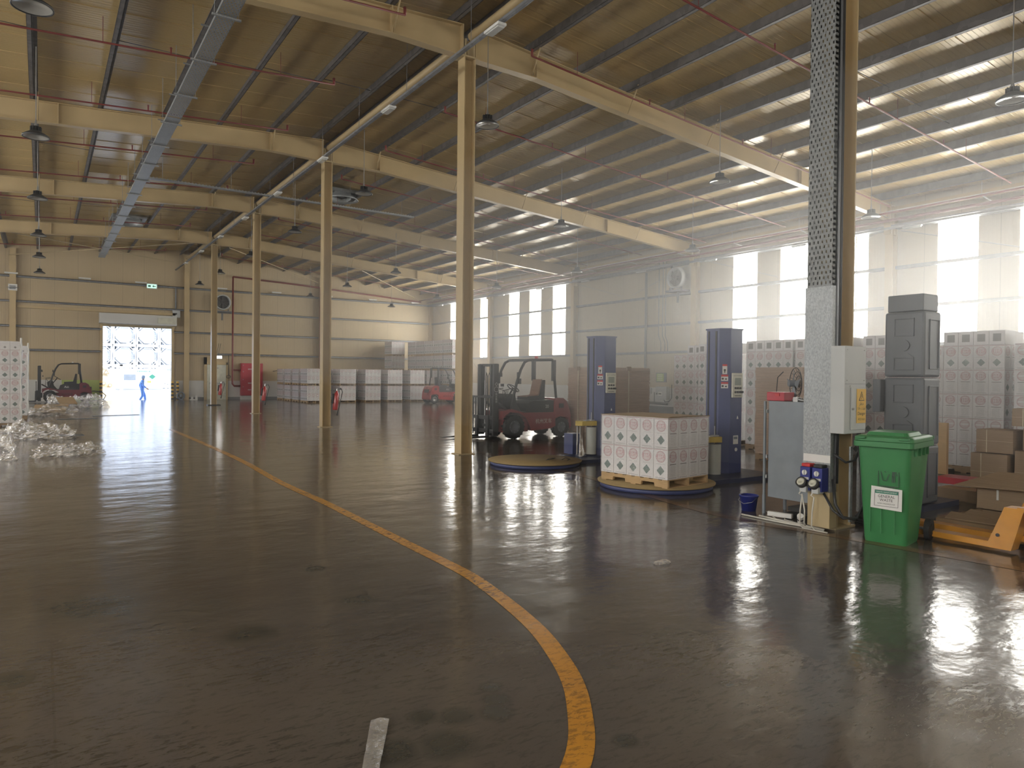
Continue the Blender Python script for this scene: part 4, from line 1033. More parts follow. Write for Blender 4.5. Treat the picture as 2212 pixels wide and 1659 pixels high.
# ------------------------------------------------------------------ stretch-wrapping machines
def wrapper(cx, cy, which, carriage_z):
    root = empty('wrapping_machine', (cx, cy, 0)); tag(root, '%s blue pallet-wrapping machine with round wooden-topped turntable' % which, 'wrapping machine', 'pallet wrappers')
    b = MB(); b.lathe([(0, .0), (.8, .0), (.82, .01), (.82, .065), (0, .065)], 56); b.build('turntable_base', 'blue', root)
    b = MB(); b.lathe([(0, .07), (.855, .07), (.86, .088), (0, .09)], 64); b.build('turntable_plate', 'brass', root)
    b = MB(); b.prism([(.5, -.38), (1.2, -.38), (1.4, -.42), (2.3, -.42), (2.42, -.3), (2.42, .55), (1.3, .55), (.5, .4)], 0, .066, 'z'); b.build('base_arm', 'blued', root)
    b = MB(); hx = [(1.57, .42), (1.57, .16), (1.70, .03), (1.99, .03), (1.99, .42)]
    b.prism(hx, .066, 2.4, 'z'); b.build('mast', 'blue', root, bevel=.006)
    b = MB(); b.prism([(x + (-.012 if x < 1.6 else .012 if x > 1.9 else 0), y + (-.012 if y < .1 else .012 if y > .4 else -.006)) for x, y in hx], 2.4, 2.425, 'z'); b.build('mast_cap', 'blue', root)
    b = MB(); b.box(1.562, .20, .12, 1.571, .235, 2.38); b.box(1.562, .355, .12, 1.571, .385, 2.38); b.build('mast_slot', 'blackp', root)
    # pale control panel with display and knobs on the -y face
    b = MB(); b.box(1.72, .0, 1.30, 1.97, .03, 1.70); b.build('control_panel', 'pale', root, bevel=.006)
    b = MB(); b.box(1.77, -.006, 1.50, 1.92, 0, 1.62, 0)
    b.build('display', 'screen', root)
    b = MB()
    for i in range(3):
        b.cyl((1.78 + i * .06, -.02, 1.455), (1.78 + i * .06, 0, 1.455), .017, n=10); b.cyl((1.78 + i * .06, -.02, 1.39), (1.78 + i * .06, 0, 1.39), .018, n=10)
    b.cyl((1.94, -.03, 1.39), (1.94, 0, 1.39), .02, n=12); b.build('knobs', 'blackp', root)
    b = MB(); b.text('AUTO WRAPPING', .026, FACE(1.845, -.002, 1.655, '-y')); bars(b, .16, .012, FACE(1.845, -.001, 1.33, '-y')); b.build('panel_lettering', 'ink', root)
    # warning stickers on the chamfer
    nrm = math.atan2(-.13, .13)
    Ms = Matrix.Translation((1.635, .095, 0)) @ Matrix.Rotation(nrm, 4, 'Z')
    b = MB()
    for (z, h, w) in ((1.76, .16, .075), (1.62, .10, .11), (1.50, .10, .11)):
        b.box(-w / 2, -.004, z - h / 2, w / 2, -.001, z + h / 2, 0, Ms); b.box(-w / 2, -.006, z + h / 2 - .03, w / 2, -.003, z + h / 2, 1, Ms)
        b.cyl((0 if h > .12 else -.03, -.006, z - .015), (0 if h > .12 else -.03, -.003, z - .015), .018, n=8, m=2, M=Ms); b.box(.005 if h < .12 else -.008, -.006, z - (.03 if h < .12 else .06), .035 if h < .12 else .008, -.003, z - .01, 2, Ms)
    b.build('warning_sticker', ['paper', 'redink', 'ink'], root)
    b = MB(); b.box(1.78, .024, .54, 1.9, .028, .68, 0); b.cyl((1.85, .02, .45), (1.85, .028, .45), .03, n=14, m=0); b.prism([(1.86, .95), (1.90, .95), (1.88, 1.0)], .022, .028, 'y', 0); b.box(1.79, .022, .62, 1.88, .026, .66, 1)
    b.build('maker_plate', ['paper', 'cabgrey'], root)
    # film carriage
    z = carriage_z
    car = MB(); car.prism([(1.14, .24), (1.2, .10), (1.5, .02), (1.56, .1), (1.56, .38), (1.3, .42)], z, z + .09, 'z')
    c = car.build('film_carriage', 'mustard', root)
    b = MB(); b.prism([(1.14, .24), (1.2, .10), (1.5, -.02), (1.56, .1), (1.56, .38), (1.3, .42)], z - .6, z - .575, 'z'); b.build('lower_plate', 'blued', c)
    b = MB(); b.cyl((1.19, .24, z - .58), (1.19, .24, z), .016, n=10); b.cyl((1.22, .19, z - .58), (1.22, .19, z), .014, n=10); b.build('chrome_roller', 'chrome', c)
    b = MB(); b.cyl((1.28, .2, z - .58), (1.28, .2, z), .045, n=16); b.build('rubber_roller', 'brown', c)
    b = MB(); b.cyl((1.45, .13, z - .56), (1.45, .13, z - .03), .105, n=28); b.build('film_roll', 'filmroll', c)
    b = MB(); b.cyl((1.45, .13, z - .02), (1.45, .13, z + .26), .009, n=8); b.cyl((1.45, .13, z + .1), (1.45, .13, z + .115), .07, n=14); b.box(1.3, .1, z + .09, 1.48, .2, z + .11); b.build('roll_spindle', 'steel', c)
    b = MB(); b.box(1.22, .42, .07, 1.5, .7, .48); b.build('motor_housing', 'blue', root, bevel=.008)
    return root
wrapper(7.57, 7.42, 'nearer', .58)
wrapper(7.52, 10.42, 'farther', .66)
# trailing film from the farther machine
b = MB(); rnd = random.Random(4)
b.tube([(8.78 - .02 * k + rnd.uniform(-.01, .01), 10.62 - .025 * k, .5 - .055 * k) for k in range(8)] + [(8.55, 10.35, .1), (8.5, 10.3, .09)], [.02, .03, .03, .04, .045, .05, .06, .06, .05, .02], 7)
tag(b.build('trailing_film', 'wrap2'), 'twisted tail of film hanging beside the blue motor housing', 'plastic film')
for k, pts in enumerate([[(7.6, 10.2, .095), (7.7, 10.15, .11), (7.82, 10.2, .12), (7.75, 10.28, .11), (7.65, 10.22, .098)], [(7.9, 10.1, .095), (8.0, 10.12, .12), (8.05, 10.05, .1), (7.95, 10.0, .096)]]):
    b = MB(); b.tube(pts, .006, 5); tag(b.build('wire_scrap', 'dirty'), ['small curled wire scrap on the empty turntable', 'shorter wire scrap near the rim of the empty turntable'][k], 'scrap')

# ------------------------------------------------------------------ forklifts
def forklift(loc, rz, label, red='redd', big='20', side='杭州叉车', lettmat='paper', seatcover=True, logo=False):
    R = empty('forklift', loc, rz); tag(R, label, 'forklift', 'counterbalance forklifts')
    b = MB()
    prof = [(.36, .50), (.36, .72), (.05, .77), (-.32, .67), (-1.34, .67), (-1.34, .30), (-1.2, .24), (-.56, .19), (-.47, .40), (-.36, .55), (-.18, .66), (.12, .69), (.26, .62)]
    b.prism(prof, -.53, .53, 'y'); b.box(-.5, -.45, .17, .3, .45, .5); b.build('chassis', red, R, bevel=.015)
    b = MB(); b.prism([(-1.3, .62), (-1.3, .97), (-1.38, 1.05), (-1.60, 1.04), (-1.72, .95), (-1.82, .72), (-1.86, .55), (-1.85, .5), (-1.5, .56), (-1.34, .5)], -.54, .54, 'y')
    b.prism([(-1.2, .25), (-1.2, .66), (-1.84, .66), (-1.86, .35), (-1.8, .25)], -.30, .30, 'y'); b.prism([(-1.84, .2), (-1.78, .6), (-1.85, .6), (-1.89, .3)], -.52, .52, 'y')
    cw = b.build('counterweight', red, R, bevel=.04)
    b = MB(); b.box(-1.868, -.25, .62, -1.80, .25, .82)
    for k in range(4): b.box(-1.87, -.24, .64 + k * .045, -1.78, .24, .655 + k * .045)
    b.box(-1.6, -.555, .78, -1.45, .555, .9)
    b.build('vent_grille', 'blackp', cw)
    b = MB(); b.prism([(-.38, .67), (-1.32, .67), (-1.32, .98), (-1.15, 1.0), (-.62, .97), (-.45, .9)], -.5, .5, 'y'); b.build('engine_hood', 'blackp', R, bevel=.03)
    b = MB(); b.prism([(.1, .74), (-.12, .68), (-.3, .68), (-.3, .72), (-.16, .9), (-.12, 1.12), (.0, 1.16), (.14, 1.05)], -.40, .40, 'y'); b.box(-.42, -.5, .655, .05, .5, .7); b.build('dashboard', 'blackp', R, bevel=.02)
    # overhead guard
    g = MB()
    for s_ in (-1, 1):
        y = s_ * .46
        g.tube([(.06, y, .70), (.0, y, 1.0), (-.12, y, 1.45), (-.24, y, 1.78), (-.36, y, 1.98), (-.5, y, 2.045), (-1.24, y, 2.07), (-1.3, y, 2.03), (-1.34, y, 1.6), (-1.42, y, .95)], .036, 8)
        g.box(-1.36, y - .045, 1.5, -1.27, y + .045, 2.06); 
    g.box(-1.3, -.46, 2.03, -1.22, .46, 2.09); g.box(-.52, -.46, 2.01, -.44, .46, 2.06)
    g.build('overhead_guard', 'black', R)
    b = MB()
    for k in range(7): b.box(-1.24, -.36 + k * .12 - .012, 2.05, -.5, -.36 + k * .12 + .012, 2.075)
    b.build('guard_bars', 'black', R)
    # mast
    m = MB()
    for s_ in (-1, 1):
        m.box(.40, s_ * .36 - .05, .08, .54, s_ * .36 + .05, 1.92); m.box(.43, s_ * .25 - .035, .1, .55, s_ * .25 + .035, 1.9)
    for z in (1.86, 1.05, .3): m.box(.41, -.4, z, .50, .4, z + .07)
    m.box(.34, -.3, .25, .42, .3, .5)
    for s_ in (-1, 1): m.tube([(.38, s_ * .3, .95), (.0, s_ * .3, .7)], .03, 8)
    M_ = m.build('mast', 'black', R)
    b = MB()
    for s_ in (-1, 1): b.cyl((.46, s_ * .14, .2), (.46, s_ * .14, 1.5), .028, n=10); b.cyl((.46, s_ * .14, 1.5), (.46, s_ * .14, 1.85), .016, n=8)
    b.build('lift_cylinder', 'steel', M_)
    b = MB()
    for s_ in (-1, 1): b.tube([(.5, s_ * .05, .4), (.5, s_ * .05, 1.6), (.48, s_ * .07, 1.7), (.44, s_ * .07, 1.6), (.44, s_ * .07, .9)], .012, 5)
    b.build('hydraulic_hose', 'rubber', M_)
    b = MB(); b.box(.345, -.42, 1.62, .40, -.37, 1.72); b.box(.3, -.5, 1.35, .34, -.4, 1.42); b.box(.3, .4, 1.35, .34, .5, 1.42); b.box(.33, .39, 1.6, .39, .47, 1.7); b.build('work_light', 'blackp', M_)
    if not logo:
        b = MB(); b.text('◇', .1, FACE(.47, .412, 1.4, '+y')); b.text('◯', .1, FACE(.47, .412, 1.27, '+y'))
        for k, ch in enumerate('杭叉集团'): b.text(ch, .062, FACE(.47, .412, 1.15 - k * .065, '+y'))
        b.build('mast_lettering', 'paper', M_)
    # carriage, backrest, forks
    c = MB(); c.box(.58, -.5, .16, .62, .5, .26); c.box(.58, -.5, .50, .62, .5, .58); 
    for s_ in (-1, 1): c.box(.54, s_ * .28 - .03, .12, .6, s_ * .28 + .03, .62)
    CA = c.build('carriage', 'black', R)
    b = MB()
    for y in (-.5, -.37, -.25, .25, .37, .5): b.box(.6, y - .012, .56 if abs(y) < .45 else .1, .625, y + .012, 1.08)
    b.box(.595, -.52, 1.05, .63, .52, 1.1); b.box(.595, -.52, .56, .63, .52, .6); b.build('load_backrest', 'black', CA)
    for s_ in (-1, 1):
        b = MB(); b.prism([(.62, .04), (.62, .6), (.66, .6), (.67, .09), (1.3, .075), (1.68, .05), (1.68, .04)], s_ * .26 - .055, s_ * .26 + .055, 'y'); b.build('fork', 'black', CA)
    # wheels
    def wheel(x, y, r, w, nm='wheel'):
        Mw = TR(x, y, r, 0, PI / 2)
        b = MB(); b.lathe([(r * .55, -w / 2), (r * .9, -w / 2), (r * .97, -w * .38), (r * .97, w * .38), (r * .9, w / 2), (r * .55, w / 2), (r * .55, -w / 2)], 32, 0, Mw)
        for k in range(18):
            for s_ in (-1, 1): b.box(r * .93, -.022, -w * .46 if s_ < 0 else .01, r * 1.0, .022, -.01 if s_ < 0 else w * .46, 0, Mw @ Matrix.Rotation(2 * PI * (k + (.25 if s_ > 0 else 0)) / 18, 4, 'Z'))
        W_ = b.build(nm, 'rubber', R)
        b = MB(); b.lathe([(0, -w * .2), (r * .3, -w * .25), (r * .35, -w * .42), (r * .56, -w * .45), (r * .56, w * .45), (r * .35, w * .42), (r * .3, w * .25), (0, w * .2)], 24, 0, Mw)
        rim = b.build('rim', 'grey' if not logo else 'steel', W_)
        b = MB()
        for k in range(8):
            a = 2 * PI * k / 8
            for s_ in (-1, 1): b.cyl((r * .44 * math.cos(a), r * .44 * math.sin(a), s_ * w * .46), (r * .44 * math.cos(a), r * .44 * math.sin(a), s_ * w * .40), .012, n=6, M=Mw)
        b.build('wheel_nuts', 'steel', W_)
    for s_ in (-1, 1): wheel(0, s_ * .48, .31, .2); wheel(-1.56, s_ * .44, .265, .17)
    # seat, steering wheel, levers
    b = MB(); b.prism([(-.62, .98), (-.62, 1.08), (-.95, 1.1), (-1.03, 1.1), (-1.13, 1.52), (-1.2, 1.52), (-1.18, .98)], -.24, .24, 'y'); se = b.build('seat', 'blackp', R, bevel=.03)
    if seatcover: b = MB(); b.prism([(-.6, 1.085), (-.95, 1.11), (-1.0, 1.13), (-1.1, 1.54), (-1.13, 1.54), (-1.03, 1.1), (-.6, 1.07)], -.2, .2, 'y'); b.build('seat_cover', 'stripey', se)
    b = MB(); Ms_ = TR(-.32, 0, 1.3, 0, 0, -.6)
    b.lathe([(.17 + .014 * math.cos(a), .014 * math.sin(a)) for a in [k * 2 * PI / 8 for k in range(9)]], 28, 0, Ms_); b.box(-.16, -.012, -.008, .16, .012, .008, 0, Ms_); b.cyl((0, 0, -.4), (0, 0, 0), .022, n=8, M=Ms_); b.build('steering_wheel', 'blackp', R)
    b = MB()
    for k in range(4): b.tube([(-.1, .05 - k * .05, 1.1), (-.14, .05 - k * .05, 1.26)], .006, 5)
    b.tube([(.05, .3, 1.0), (.18, .32, 1.25), (.2, .1, 1.28), (.0, .0, 1.3)], .01, 5); b.tube([(.2, .3, .85), (.2, .3, 1.24), (-.1, .3, 1.3)], .01, 5); b.build('levers', 'blackp', R)
    for s_ in (-1, 1):
        b = MB(); b.box(-.2, s_ * .5 - .05, 1.42, -.14, s_ * .5 + .05, 1.56); b.box(-.14, s_ * .52 - .03, 1.6, -.1, s_ * .52 + .03, 1.72); b.build('mirror', 'blackp', R)
    b = MB(); b.cyl((-1.0, .1, 2.09), (-1.0, .1, 2.16), .045, n=12); b.build('beacon', 'redink' if not logo else 'whitep', R)
    b = MB(); b.box(-1.46, -.5, .88, -1.40, -.44, .95); b.box(-1.46, .44, .88, -1.40, .5, .95); b.build('rear_lamp', 'whitep', R)
    b = MB()
    for fc, s_ in (('+y', 1), ('-y', -1)):
        if not logo:
            b.text(side, .135, FACE(-.95, s_ * .532, .43, fc)); b.text(big, .12, FACE(-1.08, s_ * .502, .82, fc))
        else:
            b.text('Aiii', .16, FACE(-.72, s_ * .502, .82, fc))
    b.build('lettering', lettmat, R)
    if logo:
        b = MB()
        for fc, s_ in (('+y', 1), ('-y', -1)): b.text(side, .13, FACE(-.75, s_ * .532, .42, fc))
        b.build('side_lettering', 'ink', R)
    return R
forklift((10.09, 15.45, 0), PI, 'black and dark red forklift parked behind the empty turntable, forks to the left')
forklift((20.45, 36.65, 0), 0, 'bright red forklift far off, before the far carton pallets', red='red', logo=True, seatcover=False)
forklift((.35, 44.3, 0), PI, 'dusty dark red forklift left of the doorway behind the plastic heap', red='reddark', logo=True, seatcover=False)

# ------------------------------------------------------------------ equipment on and round the nearest column
root = empty('column_trunking', (6.93, 4.415, 0)); tag(root, 'wide galvanised cable trunking up the face of the nearest column', 'cable trunking')
b = MB(); b.box(-.012, -.16, .41, .05, .16, 1.40); b.box(-.016, -.162, 1.40, .05, .162, 1.412); b.box(-.012, -.158, 1.412, .05, .158, 2.6); b.build('trunking_cover', 'galv', root)
b = MB(); Mt = Matrix(((0, 0, 1, 0), (1, 0, 0, 0), (0, 1, 0, 2.6), (0, 0, 0, 1)))
perforated(b, 5.85, .29, .06, Mt, cell=.055, rows=6)
for s_ in (-1, 1):
    for j in range(100): b.box(.0, s_ * .145 - .001, 2.6 + j * .058, .06, s_ * .145 + .001, 2.6 + j * .058 + .03)
b.build('perforated_tray', 'galvd', root)
b = MB(); b.box(.05, -.15, .4, .075, -.11, 8.4); b.box(.05, -.15, .4, .12, -.148, 8.4); b.box(.05, .1, .4, .12, .15, 8.3); b.build('strut_channel', 'girt', root)
b = MB(); b.tube([(.02, -.12 + .02 * math.sin(k * 1.3), 2.6 + k * .4) for k in range(15)], .012, 6); b.tube([(.1, -.17, .5), (.11, -.175, 3), (.1, -.17, 8)], .014, 6); b.tube([(.02, .02, 2.6), (.03, .04, 5.3), (.02, .0, 8)], .012, 6); b.build('cables', 'blackp', root)
# grey electrical panel with its warning sign
root = empty('electrical_panel', (6.905, 4.1, 1.04)); tag(root, 'light grey electrical panel with yellow Danger sign on the nearest column', 'electrical panel')
b = MB(); b.box(0, 0, 0, .40, .16, .92); b.build('panel_body', 'ltgrey', root, bevel=.006)
b = MB(); b.box(-.001, -.004, .52, .401, .0, .525); b.build('cover_seam', 'cabgrey', root)
b = MB(); b.box(.11, -.012, .04, .385, -.001, .485); b.build('panel_door', 'ltgrey', root, bevel=.004)
b = MB(); b.cyl((.13, -.03, .26), (.13, -.01, .26), .012, n=8)
for (x, z) in ((.04, .88), (.36, .88), (.04, .56), (.36, .56), (.1, .5)): b.cyl((x, -.006, z), (x, 0, z), .006, n=6)
b.build('lock_and_screws', 'steel', root)
b = MB(); b.box(.205, -.018, .11, .375, -.013, .47, 0)
b.prism([(.24, .345), (.34, .345), (.29, .445)], -.0195, -.018, 'y', 1); b.prism([(.252, .352), (.328, .352), (.29, .428)], -.021, -.0195, 'y', 0)
b.prism([(.292, .415), (.28, .388), (.29, .388), (.284, .36), (.30, .392), (.29, .392), (.297, .415)], -.0225, -.021, 'y', 1)
b.text('\ufeae\ufec4\ufea7', .05, FACE(.29, -.019, .315, '-y'), 1); b.text('٤١٥ \ufe96\ufedf\ufeee\ufed3', .038, FACE(.29, -.019, .265, '-y'), 1)
b.text('Danger', .05, FACE(.29, -.019, .21, '-y'), 1); b.text('415 Volt', .036, FACE(.29, -.019, .15, '-y'), 1)
b.build('danger_sign', ['yellow', 'ink'], root)
# blue plug sockets
for k, (y, top_m, lab) in enumerate([(4.465, 'redink', 'blue socket box with a red cap low on the nearest column, left one'), (4.325, 'blackp', 'blue socket box with a black cap low on the nearest column, right one')]):
    root = empty('socket_box', (6.91, y, .42)); tag(root, lab, 'socket', 'blue sockets on the column')
    b = MB(); b.box(-.12, -.058, 0, 0, .058, .25); b.build('box_body', 'bluepl', root, bevel=.006)
    b = MB(); b.box(-.11, -.05, .25, -.01, .05, .285); b.build('cap', top_m, root, bevel=.008)
    b = MB(); b.cyl((-.132, 0, .19), (-.12, 0, .19), .028, n=18); b.box(-.15, -.006, .165, -.13, .006, .215, 0, TR(0, 0, 0)); b.box(-.124, -.045, .115, -.12, .045, .14); b.build('rotary_switch', 'whitep', root)
    b = MB(); Mk = TR(-.14, .01, .07, 0, 0, -1.0); b.lathe([(0, .0), (.055, .0), (.058, .02), (.058, .05), (.045, .05), (.045, .03)], 22, 0, Mk); b.build('socket_collar', 'blackp', root)
    b = MB(); b.lathe([(0, .035), (.042, .035), (.042, .052), (.018, .056), (.018, .053), (0, .053)], 20, 0, Mk); b.build('socket_face', 'pale', root)
    b = MB(); b.box(-.16, -.04, -.02, -.05, .04, .05); b.build('plug', 'ltgrey', root, bevel=.01)
b = MB(); b.box(6.905, 4.25, .72, 6.915, 4.56, .80); tag(b.build('backing_board', 'paper'), 'white backing strip above the blue sockets', 'board')
b = MB(); b.box(6.9, 4.245, .03, 7.03, 4.5, .41)
tag(b.build('column_guard', 'creamd'), 'cream boxed guard at the foot of the nearest column', 'guard')
# dark cables hanging behind and below the panel
for k, (pts, r, lab) in enumerate([
    ([(6.95, 4.24, .55), (6.9, 4.18, .3), (6.9, 4.1, .18), (6.98, 4.02, .16), (7.08, 4.0, .25), (7.12, 4.02, .5), (7.14, 4.08, 1.04)], .016, 'thick black cable looping below the right blue socket'),
    ([(6.88, 4.3, .4), (6.86, 4.18, .24), (6.88, 4.08, .17), (7.0, 4.0, .18), (7.08, 3.98, .32), (7.1, 4.0, .6), (7.15, 4.08, 1.04)], .013, 'second black cable loop below the blue sockets'),
    ([(6.93, 4.22, .82), (6.98, 4.12, .74), (7.08, 4.08, .76), (7.2, 4.08, .9), (7.24, 4.12, 1.04)], .013, 'black cable swag just under the grey electrical panel'),
    ([(7.2, 4.12, 1.04), (7.22, 4.08, .7), (7.2, 4.06, .3), (7.24, 4.05, .02), (7.5, 4.1, .015)], .014, 'black cable dropping from the panel to the floor')]):
    b = MB(); b.tube(pts, r, 7); tag(b.build('power_cable', 'blackp'), lab, 'cable', 'black power cables')
b = MB(); b.box(7.09, 4.13, .1, 7.13, 4.15, .9); b.box(7.24, 4.13, .2, 7.27, 4.15, .85); tag(b.build('slotted_strut', 'galv'), 'slotted steel strut bars behind the cables of the nearest column', 'strut')
for k, (y, lab) in enumerate([(4.475, 'white flex hanging from the left blue socket'), (4.335, 'white flex hanging from the right blue socket')]):
    b = MB(); x = 6.76
    b.tube([(x, y, .43), (x - .01, y + .03, .38), (x, y, .36), (x, y + .02, .2), (x + .01, y + .03, .05), (x + .02, y, .012), (x + .03, y - .14, .01)], .008, 6)
    if k == 0: b.tube([(x, y, .38), (x + .02, y - .02, .2), (x + .03, y - .01, .06), (x + .1, y + .02, .02)], .008, 6)
    tag(b.build('flex_cable', 'fibre'), lab, 'cable', 'white flex cables')
for k, (pts, lab) in enumerate([([(6.835, 5.307), (6.831, 5.0), (6.837, 4.704), (6.86, 4.42)], 'pale flat cable trunk on the floor along the column foot'), ([(6.95, 5.15), (6.924, 4.914), (6.90, 4.681), (6.86, 4.46)], 'second pale cable strip on the floor by the column foot'), ([(7.261, 5.283), (6.96, 4.938), (6.88, 4.8), (6.86, 4.6)], 'thin pale cable crossing the floor under the grey cabinet'), ([(7.25, 5.0), (7.0, 4.85), (6.93, 4.6), (6.9, 4.3), (6.84, 4.27), (6.86, 4.4)], 'thin pale cable looping out past the column guard')]):
    b = MB(); b.tube([(x, y, .012) for x, y in pts], .011 if k < 2 else .006, 6); tag(b.build('floor_cable', 'fibre'), lab, 'cable', 'pale floor cables')
b = MB(); Mp = TR(6.93, 4.60, .07, .5, 0, -.8); b.cyl((0, 0, -.1), (0, 0, .06), .035, n=14, M=Mp); b.cyl((0, 0, -.1), (0, 0, -.13), .045, n=14, M=Mp); b.cyl((0, 0, .0), (0, 0, .02), .038, n=14, m=1, M=Mp)
tag(b.build('industrial_plug', ['whitep', 'blackp']), 'white industrial plug lying against the column guard', 'plug')
b = MB(); Mp = TR(7.1, 4.98, .03, .25); b.box(-.02, -.14, -.02, .03, .14, .03, 0, Mp); tag(b.build('tube_lamp', 'whitep'), 'short white tube lying on the floor under the grey cabinet', 'tube')
b = MB(); b.box(7.2, 4.72, .0, 7.4, 5.0, .05); b.box(7.35, 4.8, .05, 7.6, 5.05, .1, 0, TR(0, 0, 0)); b.tube([(7.5 + .12 * math.cos(a * .6), 4.6 + .14 * math.sin(a * .6), .02 + .004 * a) for a in range(30)], .012, 6)
tag(b.build('cable_heap', 'dirty'), 'dark heap of cables and scrap under the grey cabinet', 'cables')
b = MB()
for j in range(4): b.tube([(7.75 + .2 * math.cos(a * .5 + j), 4.25 + .16 * math.sin(a * .5 + j), .015 + .02 * j) for a in range(14)], .012, 6)
tag(b.build('cable_coil', 'dirty'), 'black cable coils on the floor between the column and the green bin', 'cables')
# grey steel cabinet standing on pipe legs
root = empty('steel_cabinet', (7.2, 4.98, 0)); tag(root, 'grey steel cabinet on pipe legs left of the nearest column', 'cabinet')
b = MB(); b.box(0.01, -.34, .2, .42, .25, 1.345); b.build('cabinet_body', 'cabgrey', root, bevel=.004)
for (x, y) in ((-.01, .285), (.4, .285), (.0, -.33), (.4, -.33)):
    b = MB(); b.cyl((x, y, 0), (x, y, 1.34 if y > 0 else .25), .017, n=10); b.cyl((x, y, 0), (x, y, .22), .021, n=10); b.build('leg', 'cabgrey', root)
b = MB(); 
for z in (.42, .66, 1.2): b.box(-.012, .255, z, .015, .30, z + .04)
b.build('hinge', 'steel', root)
root = empty('toolbox', (7.32, 5.07, 1.346)); tag(root, 'red metal toolbox on top of the grey cabinet', 'toolbox')
b = MB(); b.box(-.1, -.04, 0, .1, .2, .105); b.build('box_body', 'redbox', root, bevel=.01)
b = MB(); b.box(-.11, .02, .06, -.1, .08, .09); b.build('latch', 'redink', root)
b = MB(); b.tube([(7.25, 4.93, 1.36), (7.22, 4.86, 1.38), (7.25, 4.8, 1.36), (7.3, 4.74, 1.37)], .02, 6); b.box(7.2, 4.84, 1.346, 7.27, 4.9, 1.4)
tag(b.build('hand_tools', 'steel'), 'small metal tools beside the red toolbox', 'tools')
b = MB(); b.box(7.25, 4.70, 1.346, 7.33, 4.745, 1.52); tag(b.build('plastic_bottle', 'whitep', bevel=.01), 'white container at the right end of the cabinet top', 'container')
root = empty('desk_fan', (7.52, 5.09, 1.346)); tag(root, 'black wire-guarded fan standing on the grey cabinet', 'fan')
Mf = TR(0, 0, .21, -.6, 0, PI / 2)
b = MB()
for r in (.19, .188, .14, .09, .045): b.lathe([(r + .004 * math.cos(a), .05 * (1 - (r / .2) ** 2) + .004 * math.sin(a)) for a in [k * PI / 3 for k in range(7)]], 32, 0, Mf)
for j in range(16): b.tube([(.19 * math.cos(j * PI / 8), .19 * math.sin(j * PI / 8), 0), (.1 * math.cos(j * PI / 8), .1 * math.sin(j * PI / 8), .035), (0, 0, .05)], .0025, 4, 0, Mf)
b.build('fan_guard', 'blackp', root)
b = MB()
for j in range(4): b.add([(.03, -.02, -.02), (.16, -.06, -.0), (.16, .06, -.04), (.03, .02, -.02)], [(0, 1, 2, 3)], 0, False, Mf @ Matrix.Rotation(j * PI / 2, 4, 'Z'))
b.cyl((0, 0, -.08), (0, 0, .0), .04, n=12, M=Mf); b.build('fan_blades', 'cabgrey', root)
b = MB(); b.cyl((0, 0, 0), (0, 0, .03), .09, n=18); b.cyl((0, 0, .03), (0, 0, .2), .014, n=8); b.tube([(.02, .05, .02), (-.08, .2, .1), (-.06, .2, .28), (-.02, .15, .35)], .006, 5); b.build('fan_stand', 'blackp', root)
# blue bucket
root = empty('bucket', (7.165, 5.46, 0)); tag(root, 'small dark blue plastic bucket on the floor by the grey cabinet', 'bucket')
b = MB(); b.lathe([(0, .0), (.082, .0), (.106, .17), (.108, .172), (.116, .175), (.117, .19), (.11, .192), (.104, .19), (.08, .01), (0, .01)], 32); b.build('bucket_body', 'bluepl', root)
b = MB(); b.tube([(.0, .112, .17), (-.07, .1, .12), (-.1, 0, .09), (-.07, -.1, .12), (0, -.112, .17)], .003, 5); b.build('handle', 'steel', root)

# ------------------------------------------------------------------ green wheelie bin
def loft(b, rings, m=0, cap=True, sm=False, M=None):
    n = len(rings[0]); vs = [p for r in rings for p in r]
    fs = [(j * n + i, j * n + (i + 1) % n, (j + 1) * n + (i + 1) % n, (j + 1) * n + i) for j in range(len(rings) - 1) for i in range(n)]
    b.add(vs, fs, m, sm, M)
    if cap: b.add(rings[0], [tuple(range(n))[::-1]], m, False, M); b.add(rings[-1], [tuple(range(n))], m, False, M)
def rrect(x0, y0, x1, y1, r, z, k=4):
    out = []
    for (cx, cy, a0) in ((x1 - r, y1 - r, 0), (x0 + r, y1 - r, PI / 2), (x0 + r, y0 + r, PI), (x1 - r, y0 + r, 1.5 * PI)):
        for i in range(k + 1): a = a0 + PI / 2 * i / k; out.append((cx + r * math.cos(a), cy + r * math.sin(a), z))
    return out
BR = math.radians(11)
root = empty('wheelie_bin', (6.78, 3.63, 0), BR); root.scale = (1, 1, 1.06); tag(root, 'green wheeled waste bin with a GENERAL WASTE notice on its front', 'bin')
b = MB()     # local: front face looks to -x, top overhangs
loft(b, [rrect(.10, -.19, .50, .19, .05, .0), rrect(.09, -.195, .52, .195, .05, .03), rrect(.03, -.24, .66, .24, .055, .86), rrect(.025, -.245, .67, .245, .055, .90)], sm=True)
for y in (-.10, .02, .12): b.box(.05, y - .004, .1, .06, y + .004, .4)
b.build('bin_body', 'green', root)
b = MB(); loft(b, [rrect(-.01, -.27, .70, .27, .05, .895), rrect(-.015, -.275, .705, .275, .05, .90), rrect(-.015, -.275, .705, .275, .05, .945), rrect(-.0, -.26, .69, .26, .05, .95)])
for k in range(4): b.box(.15 + k * .13, -.262, .82, .155 + k * .13, -.237, .9)
b.build('bin_rim', 'green', root)
b = MB(); loft(b, [rrect(-.005, -.27, .69, .27, .05, .952), rrect(-.005, -.27, .69, .27, .05, .985), rrect(.03, -.24, .66, .24, .05, 1.0)]); loft(b, [rrect(.1, -.2, .58, .2, .06, 1.0), rrect(.12, -.18, .56, .18, .06, 1.03)])
b.box(-.03, -.24, .97, .0, -.15, .99); b.box(-.03, .15, .97, 0, .24, .99); b.build('bin_lid', 'green', root, bevel=.006)
